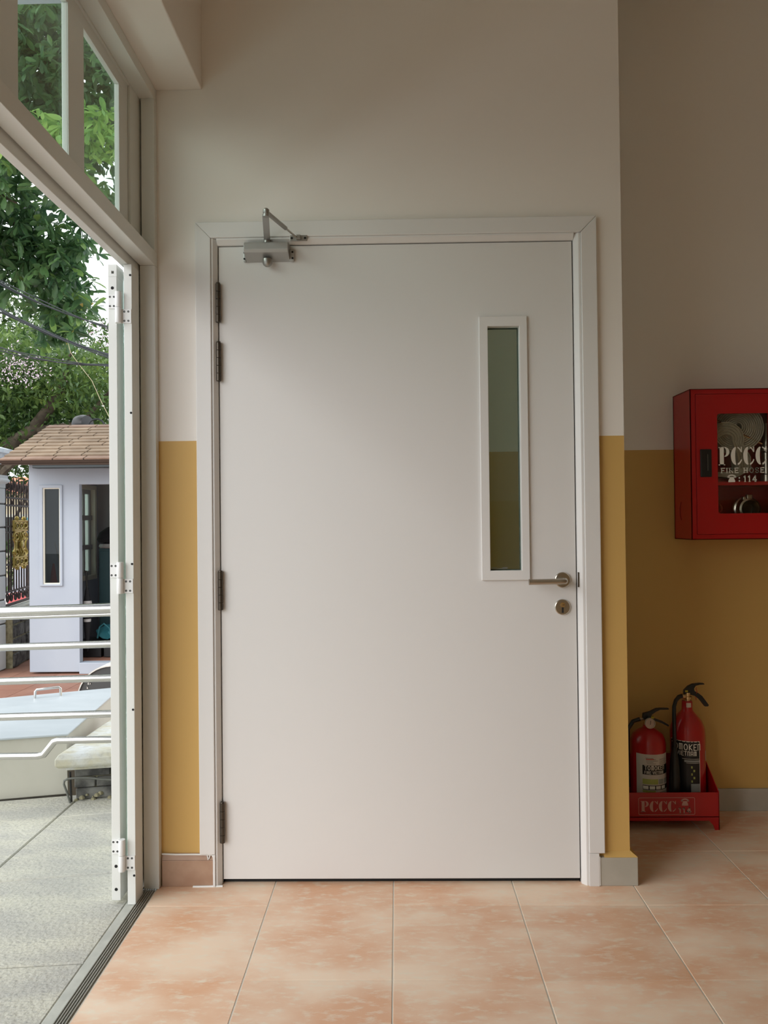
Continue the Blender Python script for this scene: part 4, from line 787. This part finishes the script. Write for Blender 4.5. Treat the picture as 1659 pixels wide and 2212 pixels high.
for zz in (.44, .76, 1.14, 1.21, 1.46, 1.55): MB().obox(gA + gd * gl / 2 + Vector((0, 0, zz)), gd * gl / 2, gn * .012, Vector((0, 0, .010))).build('cross_rail', 'iron', fe)
def spiral(c, r, t0, turns, d=1): return [c + gd * (d * r * (1 - .6 * k / 16) * math.cos(t0 + k / 16 * turns * 6.28)) + Vector((0, 0, r * (1 - .6 * k / 16) * math.sin(t0 + k / 16 * turns * 6.28))) for k in range(17)]
for k in range(11):
    c0 = gA + gd * (.10 + k * .148) + Vector((0, 0, .365))
    b = MB(); b.tube(spiral(c0, .062, .4, 1.2, 1 if k % 2 else -1), .010, 6); b.tube(spiral(c0 + Vector((0, 0, .0)), .04, 2.4, 1, -1 if k % 2 else 1), .008, 6); b.build('scroll', 'iron', fe)
    if k % 2: MB().tube(spiral(c0 + Vector((0, 0, 1.0 + .13)), .05, 3.6, .8), .009, 6).build('scroll', 'iron', fe)
MB().obox(gA + gd * gl / 2 + Vector((0, 0, .285)), gd * gl / 2, gn * .014, Vector((0, 0, .014))).build('cross_rail', 'iron', fe)
og = thing('gold_ornament', 'aged gold cast scrollwork plaque fixed on the iron fence', 'ornament', (-4.62, 9.42, .69))
def gpnt(u, z, t=0): return gA + gd * (.50 + u) + gn * (.03 + t) + Vector((0, 0, z + .03))
sc = 3.0      # the plaque stretches along the receding fence
def gs(lst, r, t=.0): return MB().tube([gpnt(u * sc, z, t) for u, z in lst], r, 6)
W_ = .085
for z0, z1 in ((1.13, 1.245), (.70, .80)):
    b = gs([(-W_, z0), (W_, z0), (W_, z1), (-W_, z1), (-W_, z0)], .014)
    for k in range(3): 
        cc = [(-W_ * .62 + k * W_ * .62 + .024 * math.cos(t), (z0 + z1) / 2 + .034 * math.sin(t)) for t in [q_ * .7 for q_ in range(10)]]
        b.tube([gpnt(u * sc, z, .01) for u, z in cc], .011, 6)
    b.obox(gpnt(0, (z0 + z1) / 2, -.012), gd * W_ * sc, gn * .004, Vector((0, 0, (z1 - z0) / 2))); b.build('end_panel', 'gold', og)
for sg in (-1, 1):
    for zc in (1.055, .865):
        cc = [(sg * (.052 - .0) + (.040 - .0022 * k) * math.cos(k * .55) * sg, zc + (.062 - .003 * k) * math.sin(k * .55) * (1 if zc > 1 else -1)) for k in range(16)]
        gs(cc, .013).build('scroll', 'gold', og)
    gs([(sg * .09, 1.03), (sg * .070, .99), (sg * .066, .95), (sg * .070, .91), (sg * .09, .87)], .013).build('side_bar', 'gold', og)
    for zz in (1.275, .68): MB().lathe(gpnt(sg * .045 * sc, zz - .02, 0), [(.0, -.01), (.022, .0), (.028, .02), (.018, .04), (0, .05)], n=10).build('finial', 'gold', og)
b = MB(); b.lathe(gpnt(0, .955, .0), [(.05, 0), (.05, .02), (.035, .03), (0, .035)], gn, 20); o = b.build('oval_boss', 'gold', og)
b = MB()
for zz in (1.055, .865):
    for s_ in (-.018, .018): b.tube([gpnt(s_ * sc * .6, zz - .05, .0), gpnt(s_ * sc, zz, .02), gpnt(s_ * sc * .6, zz + .05, .0)], .012, 6)
b.obox(gpnt(0, .96, -.014), gd * .055 * sc, gn * .004, Vector((0, 0, .16))); b.build('acanthus_leaf', 'gold', og)

# ------------------------------------------------------------------ street behind
hs_ = thing('far_house', 'cream house with orange clay roof across the street', 'building', (-11.5, 26, GZ - .1)); MB().box(-22, -9.0, 26, 34, GZ - .1, 2.35).build('wall', 'house', hs_)
MB().prism([(25.6, 2.3), (30, 3.1), (34.4, 2.3)], 'x', -22.4, -8.6).build('roof', 'rooft', hs_)
for x in (-19, -16, -13, -10.6): w_ = MB().ring(x - .6, x + .6, .2, 1.6, x - .5, x + .5, .3, 1.5, 25.94, 26.02).build('window', 'booth_trim', hs_); MB().box(x - .5, x + .5, 25.98, 25.99, .3, 1.5).build('pane', 'glass_b', w_)
kb = thing('painted_kerb', 'red and white painted kerb seen through the fence bars', 'kerb', (-8, 14.45, GZ - .1))
for k in range(26): MB().box(-14 + k * .45, -13.56 + k * .45, 14.3, 14.6, GZ - .1, GZ + .40).build('kerb_block', 'kerb_r' if k % 2 else 'kerb_w', kb, bevel=.02)
cr = thing('parked_car', 'silver parked car seen through the iron fence', 'car', (-5.8, 16, GZ - .1))
MB().prism([(x + 2.75, z - .1) for x, z in ((-10.4, -.15), (-10.35, .55), (-9.9, .75), (-9.3, 1.25), (-7.8, 1.25), (-7.1, .78), (-6.5, .62), (-6.4, -.15))], 'y', 15.2, 16.8).build('body', 'car', cr, bevel=.06)
MB().prism([(x + 2.75, z - .1) for x, z in ((-9.6, .80), (-9.2, 1.15), (-7.9, 1.15), (-7.35, .80))], 'y', 15.17, 16.83).build('side_window', 'black', cr, bevel=.02)
for x in (-6.85, -4.45): MB().lathe((x, 15.15, -.21), [(0, 0), (.2, 0), (.31, .01), (.33, -.03), (.33, -.2), (0, -.2)], (0, -1, 0), 20).build('wheel', 'rubber', cr)
sg_ = thing('street_board', 'blue teal board standing behind the fence', 'sign', (-6.7, 13.8, GZ - .1)); MB().box(-6.72, -6.3, 13.8, 13.86, 1.08, 1.36).build('board', 'van', sg_, bevel=.01); MB().tube([(-6.65, 13.83, GZ - .1), (-6.65, 13.83, 1.1)], .03, 8).build('post', 'iron', sg_); MB().tube([(-6.37, 13.83, GZ - .1), (-6.37, 13.83, 1.1)], .03, 8).build('post', 'iron', sg_)
# porch canopy
cn_ = sroot('canopy', (-2, 1, 3.95)); MB().box(-3.1, -.95, -3.4, 4.0, 3.95, 4.12).build('canopy_slab', 'booth', cn_, bevel=.01)
struct(box('wall_outside', 'wall', (-.90, -.8845, -6.3, 3.43, 2.72, 4.2)))
# overhead cables
def bundle(name, a, b, sag, n, label, seed, rr=.0062):
    o = thing(name, label, 'cable', a, 'black overhead cables crossing the trees'); random.seed(seed); a, b = Vector(a), Vector(b)
    e = (b - a); a2, b2 = a - e * .9, b + e * .9
    for k in range(n):
        ph = random.uniform(0, 6.28); d1 = random.uniform(-.026, .026); P = []
        for q_ in range(29):
            t = q_ / 28; p = a2.lerp(b2, t); p.z += -sag * (1 - (2 * t - 1) ** 2) + d1 * .6 + .016 * math.sin(ph + 9 * t); p.y += .016 * math.cos(ph + 8 * t); P.append(p)
        MB().tube(P, rr * random.uniform(.7, 1.3), 6).build('strand', 'cable', o)
bundle('overhead_cable', (-3.350, 6.5, 3.46), (-2.423, 6.5, 3.05), .20, 3, 'topmost bundle of black overhead cables crossing the trees', 1)
bundle('overhead_cable', (-3.351, 6.5, 3.24), (-2.424, 6.5, 2.84), .22, 5, 'thickest middle bundle of black overhead cables', 2)
bundle('overhead_cable', (-3.353, 6.5, 2.93), (-2.425, 6.5, 2.77), .24, 3, 'lowest bundle of black overhead cables above the booth roof', 3)

# ================================================================== TREES
rng = np.random.default_rng(4)
LV = np.array([(0, 0, 0), (-.10, .22, .02), (0, .24, 0), (.10, .22, .02), (-.19, .58, .045), (0, .60, -.005), (.19, .58, .045), (-.15, .85, .02), (0, .87, -.03), (.15, .85, .02), (0, 1, -.06)])
LF = [(0, 2, 1), (0, 3, 2), (1, 2, 5, 4), (2, 3, 6, 5), (4, 5, 8, 7), (5, 6, 9, 8), (7, 8, 10), (8, 9, 10)]
LV2 = np.array([(0, 0, 0), (-.19, .5, .04), (0, .5, 0), (.19, .5, .04), (0, 1, -.05)]); LF2 = [(0, 2, 1), (0, 3, 2), (1, 2, 4), (2, 3, 4)]
LV3 = np.array([(0, 0, 0), (-.24, .5, .03), (0, 1, -.04), (.24, .5, .03)]); LF3 = [(0, 3, 2, 1)]
def frames(D, roll):
    D = D / np.linalg.norm(D, axis=1, keepdims=True); up_ = np.tile(np.array([0, 0, 1.]), (len(D), 1)); X = np.cross(D, up_); X /= np.maximum(np.linalg.norm(X, axis=1, keepdims=True), 1e-4)
    Z = np.cross(X, D); c, s_ = np.cos(roll)[:, None], np.sin(roll)[:, None]; return c * X + s_ * Z, D, -s_ * X + c * Z
def leaf_verts(P, D, roll, size, base): X, Y, Z = frames(D, roll); return P[:, None, :] + size[:, None, None] * (base[None, :, 0:1] * X[:, None, :] + base[None, :, 1:2] * Y[:, None, :] + base[None, :, 2:3] * Z[:, None, :])
def foliage(name, P, D, roll, size, base, faces, m, parent):
    V = leaf_verts(P, D, roll, size, base) - np.array(ORG[parent.name])[None, None, :]; nv = len(base); N = len(P)
    me = bpy.data.meshes.new(name); me.vertices.add(N * nv); me.vertices.foreach_set('co', V.astype(np.float32).ravel())
    lens = np.array([len(f) for f in faces]); idx = np.concatenate([np.array(f) for f in faces]); tot = (idx[None, :] + (np.arange(N) * nv)[:, None]).ravel()
    L = np.tile(lens, N); st_ = np.concatenate([[0], np.cumsum(L)[:-1]])
    me.loops.add(len(tot)); me.loops.foreach_set('vertex_index', tot.astype(np.int32)); me.polygons.add(len(L)); me.polygons.foreach_set('loop_start', st_.astype(np.int32)); me.polygons.foreach_set('loop_total', L.astype(np.int32))
    me.update(calc_edges=True); me.materials.append(M[m]); o = bpy.data.objects.new(name, me); link(o, parent); o['kind'] = 'stuff'; return o
def blob_points(blobs, n):
    w_ = np.array([b[1][0] * b[1][1] * b[1][2] * (b[2] if len(b) > 2 else 1) for b in blobs]); k = rng.choice(len(blobs), n, p=w_ / w_.sum())
    c = np.array([b[0] for b in blobs])[k]; r = np.array([b[1] for b in blobs])[k]
    u = rng.normal(size=(n, 3)); u /= np.linalg.norm(u, axis=1, keepdims=True); return c + u * r * (rng.random((n, 1)) ** .45)
def rosettes(P, nl, L):
    """whorls of drooping leaves at twig ends"""
    A = rng.normal(size=(len(P), 3)) * .5 + np.array([0, 0, .05]); A[:, 2] -= .1; n = len(P) * nl
    Pn = np.repeat(P, nl, 0) + rng.normal(size=(n, 3)) * .018; ph = np.tile(np.arange(nl) * 2 * np.pi / nl, len(P)) + rng.normal(size=n) * .3
    an = np.repeat(A, nl, 0); an /= np.linalg.norm(an, axis=1, keepdims=True); t = np.cross(an, np.array([.3, .2, 1.])); t /= np.linalg.norm(t, axis=1, keepdims=True); b = np.cross(an, t)
    D = .45 * an + np.cos(ph)[:, None] * t + np.sin(ph)[:, None] * b; D[:, 2] -= .45
    return Pn, D, rng.normal(size=n) * .5, L * rng.uniform(.7, 1.2, n)
# --- broad-leaved tree overhanging the porch
t1 = thing('broadleaf_tree', 'big-leaved green tree whose branches overhang the porch', 'tree', (-7.2, 8.2, GZ))
MB().tube([(-7.2, 8.2, GZ), (-7.1, 8.2, 1.5), (-6.8, 8.1, 3.2), (-6.2, 8.0, 4.6), (-5.2, 7.9, 5.6), (-4.2, 7.8, 6.1)], [.26, .22, .19, .14, .09, .05], 12).build('trunk', 'bark', t1)
br = [[(-6.2, 8.0, 4.6), (-5.2, 7.7, 4.9), (-4.3, 7.5, 4.7), (-3.6, 7.3, 4.3)], [(-5.8, 8.0, 5.0), (-4.8, 8.2, 5.0), (-4.0, 8.3, 4.4), (-3.5, 8.4, 3.8)], [(-5.2, 7.9, 5.6), (-4.0, 7.2, 5.9), (-3.0, 6.8, 5.6)], [(-6.8, 8.1, 3.2), (-5.8, 8.0, 3.9), (-5.0, 8.0, 4.1), (-4.3, 8.2, 3.9)],
      [(-6.6, 8.1, 3.8), (-6.4, 9, 5.5), (-6, 9.6, 7)], [(-5.2, 7.9, 5.6), (-4.6, 7.2, 6.8), (-3.8, 6.8, 7.4)]]
for p in br: MB().tube(p, [.07 - .06 * k / (len(p) - 1) for k in range(len(p))], 8).build('branch', 'bark', t1)
blobs = [((-3.55, 7.2, 4.55), (.75, .7, .38)), ((-4.4, 7.8, 4.5), (.7, .8, .7)), ((-3.75, 8.1, 4.05), (.42, .6, .50)), ((-4.5, 8.0, 3.95), (.7, .7, .33)), ((-3.42, 8.2, 3.55), (.20, .35, .30)), ((-3.15, 7.2, 5.2), (.7, .8, .5)),
         ((-3.1, 6.6, 5.5), (.8, .8, .7)), ((-4.6, 7.2, 5.7), (1.1, 1., .8)), ((-3.2, 7.0, 6.6), (1.4, 1.2, .8)), ((-2.6, 6.7, 4.95), (.5, .6, .5)), ((-5.6, 8.3, 5.4), (1.2, 1.3, 1.2)), ((-5.3, 7.6, 7.2), (1.6, 1.6, 1.0)), ((-2.55, 6.9, 4.35), (.3, .4, .4), .7), ((-2.3, 6.8, 5.9), (.7, .8, .6)), ((-3.40, 8.0, 4.0), (.28, .5, .42), 1.5), ((-3.75, 8.6, 3.6), (.35, .5, .4), 1.3)]
P, D, rl_, sz = rosettes(blob_points(blobs, 5600), 8, .155)
sz *= np.clip((P[:, 1] / 8.0) ** 1.3, .5, 1.1)
# nearest / largest 300 leaves inside the view become parts of their own
Cp = np.array([0, 0, 1.223]); rel = P - Cp; u_ = rel[:, 0] / rel[:, 1]; dist = np.linalg.norm(rel, axis=1)
vis = (u_ > -.52) & (u_ < -.30) & (P[:, 2] < 6.3); order = np.argsort(np.where(vis, dist / sz, 1e9))[:300]; keep = np.ones(len(P), bool); keep[order] = False
foliage('foliage', P[keep], D[keep], rl_[keep], sz[keep], LV, LF, 'leaf1', t1)
lm = bpy.data.meshes.new('leaf'); lm.from_pydata([tuple(v) for v in LV], [], LF); lm.materials.append(M['leaf1']); [setattr(p, 'use_smooth', True) for p in lm.polygons]
lm2 = lm.copy(); lm2.materials[0] = M['leafbr']; lm3 = lm.copy(); lm3.materials[0] = M['yleaf']
X_, Y_, Z_ = frames(D[order], rl_[order])
for k, i in enumerate(order):
    o = bpy.data.objects.new('leaf', lm3 if k % 75 == 7 else (lm2 if k % 4 == 0 else lm)); C.objects.link(o); o.parent = t1; s_ = float(sz[i]) * 1.05; l_ = P[i] - np.array(ORG[t1.name])
    o.matrix_local = Matrix(((X_[k][0] * s_, Y_[k][0] * s_, Z_[k][0] * s_, l_[0]), (X_[k][1] * s_, Y_[k][1] * s_, Z_[k][1] * s_, l_[1]), (X_[k][2] * s_, Y_[k][2] * s_, Z_[k][2] * s_, l_[2]), (0, 0, 0, 1)))
# a brighter yellow-green spray behind the transom glass
bb = [((-2.75, 6.3, 4.35), (.30, .35, .20)), ((-2.35, 6.3, 4.45), (.25, .3, .2)), ((-3.05, 6.6, 4.55), (.3, .3, .2))]
P, D, rl_, sz = rosettes(blob_points(bb, 110), 8, .105); foliage('bright_foliage', P, D, rl_, sz, LV, LF, 'leafbr', t1)
# --- trees beyond
def far_tree(name, label, base, trunk, branches, blobs, n, L, m, extra=None):
    t = thing(name, label, 'tree', base, 'trees beyond the booth')
    MB().tube(trunk[0], trunk[1], 10).build('trunk', 'bark', t)
    for p in branches: MB().tube(p, [.085 - .06 * k / (len(p) - 1) for k in range(len(p))], 7).build('branch', 'bark', t)
    P = blob_points(blobs, n); D = rng.normal(size=(n, 3)); D[:, 2] -= .5
    foliage('foliage', P, D, rng.normal(size=n) * .8, L * rng.uniform(.6, 1.3, n), LV2, LF2, m, t); return t
t2 = far_tree('flowering_tree', 'bushy tree with pale pink flower clusters behind the cables', (-8.2, 15.5, GZ - .1),
    ([(-8.2, 15.5, GZ - .1), (-8.1, 15.5, 1.6), (-7.9, 15.3, 2.7), (-7.2, 15.2, 3.1), (-6.6, 15.1, 3.8), (-6.35, 15.1, 4.6)], [.22, .19, .16, .13, .10, .06]),
    [[(-8.0, 15.4, 2.2), (-7.3, 15, 2.6), (-6.3, 14.9, 2.75), (-5.6, 14.8, 2.9)], [(-7.2, 15.2, 3.1), (-6.2, 15.1, 3.2), (-5.5, 15, 3.9)]],
    [((-7.3, 15.2, 4.3), (1.5, 1.1, .9)), ((-6.0, 15.2, 3.9), (1.2, 1.0, .7)), ((-8.3, 15.6, 3.8), (1.5, 1.2, 1.3)), ((-5.4, 15.0, 4.5), (.7, .8, .30), .7), ((-6.9, 15.8, 3.0), (2.0, 1.0, .75))], 13000, .15, 'leaf3')
Pf = np.concatenate([np.array(c) + rng.normal(size=(105, 3)) * np.array([.20, .2, .13]) for c in ((-6.95, 14.1, 4.25), (-6.7, 14.1, 4.05), (-5.7, 14.1, 4.85), (-5.3, 14.2, 4.75), (-7.1, 14.1, 4.0))])
foliage('flowers', Pf, rng.normal(size=Pf.shape), rng.normal(size=len(Pf)), rng.uniform(.03, .07, len(Pf)), LV3, LF3, 'flower', t2)
far_tree('dense_tree', 'dense dark green tree filling the view above the booth roof', (-5.2, 18.5, GZ - .1),
    ([(-5.2, 18.5, GZ - .1), (-5.3, 18.4, 2), (-5.6, 18.3, 3.6), (-5.5, 18.3, 5)], [.3, .25, .18, .1]), [[(-5.6, 18.3, 3.4), (-6.6, 18.0, 4.0), (-7.6, 17.8, 4.2)], [(-5.5, 18.3, 3.8), (-4.6, 18, 4.6)]],
    [((-6.5, 18.5, 3.6), (2.6, 1.3, 1.7)), ((-9.4, 18.8, 3.9), (2.0, 1.4, 2.0)), ((-8.2, 18.8, 5.2), (2.2, 1.3, 1.3)), ((-3.6, 18.6, 3.8), (2.0, 1.4, 1.8))], 22000, .17, 'leaf2')
far_tree('dense_tree', 'tall dark tree standing farthest left behind the gate pillar', (-12.5, 20, GZ - .1),
    ([(-12.5, 20, GZ - .1), (-12.4, 20, 3), (-12, 20, 5)], [.35, .28, .14]), [[(-12.4, 20, 3), (-11, 19.5, 4.4)]], [((-12.0, 20, 5.6), (3.2, 2, 2.6)), ((-14.5, 20, 4.2), (2.4, 1.6, 2.2)), ((-9.6, 20.5, 7.0), (1.6, 1.2, 1.2))], 13000, .2, 'leaf2')
hz = [((-10.6, 17.6, 1.8), (1.7, .6, 1.2)), ((-8.0, 17.6, .35), (1.6, .5, .75)), ((-5.6, 17.6, .5), (1.2, .5, .9)), ((-7.4, 17.4, 3.05), (1.6, .5, .5))]
hd_ = thing('garden_hedge', 'very dark leafy hedge behind the iron fence', 'hedge', (-8, 17.6, GZ - .1)); n = 9000; P = blob_points(hz, n)
foliage('foliage', P, rng.normal(size=(n, 3)), rng.normal(size=n), .12 * rng.uniform(.6, 1.2, n), LV2, LF2, 'leaf2', hd_)
MB().tube([(-10, 17.6, GZ - .1), (-9.9, 17.6, 1.5)], .06, 8).build('stem', 'bark', hd_)
MB().tube([(-8.9, 17.6, GZ - .1), (-8.8, 17.6, 1.3), (-8.3, 17.6, 2.2), (-7.5, 17.5, 3.0)], .035, 7).build('stem', 'bark', hd_)
# loose vines hanging from the cables
tag(MB().tube([(-2.78, 6.5, 2.80), (-2.75, 6.5, 2.68), (-2.68, 6.5, 2.58), (-2.57, 6.5, 2.44), (-2.50, 6.5, 2.28), (-2.42, 6.5, 2.12)], .0022, 6).build('hanging_vine', 'stick', loc=(-2.42, 6.5, 2.12)), 'thin pale vine hanging from the cables beside the door leaf', 'vine')
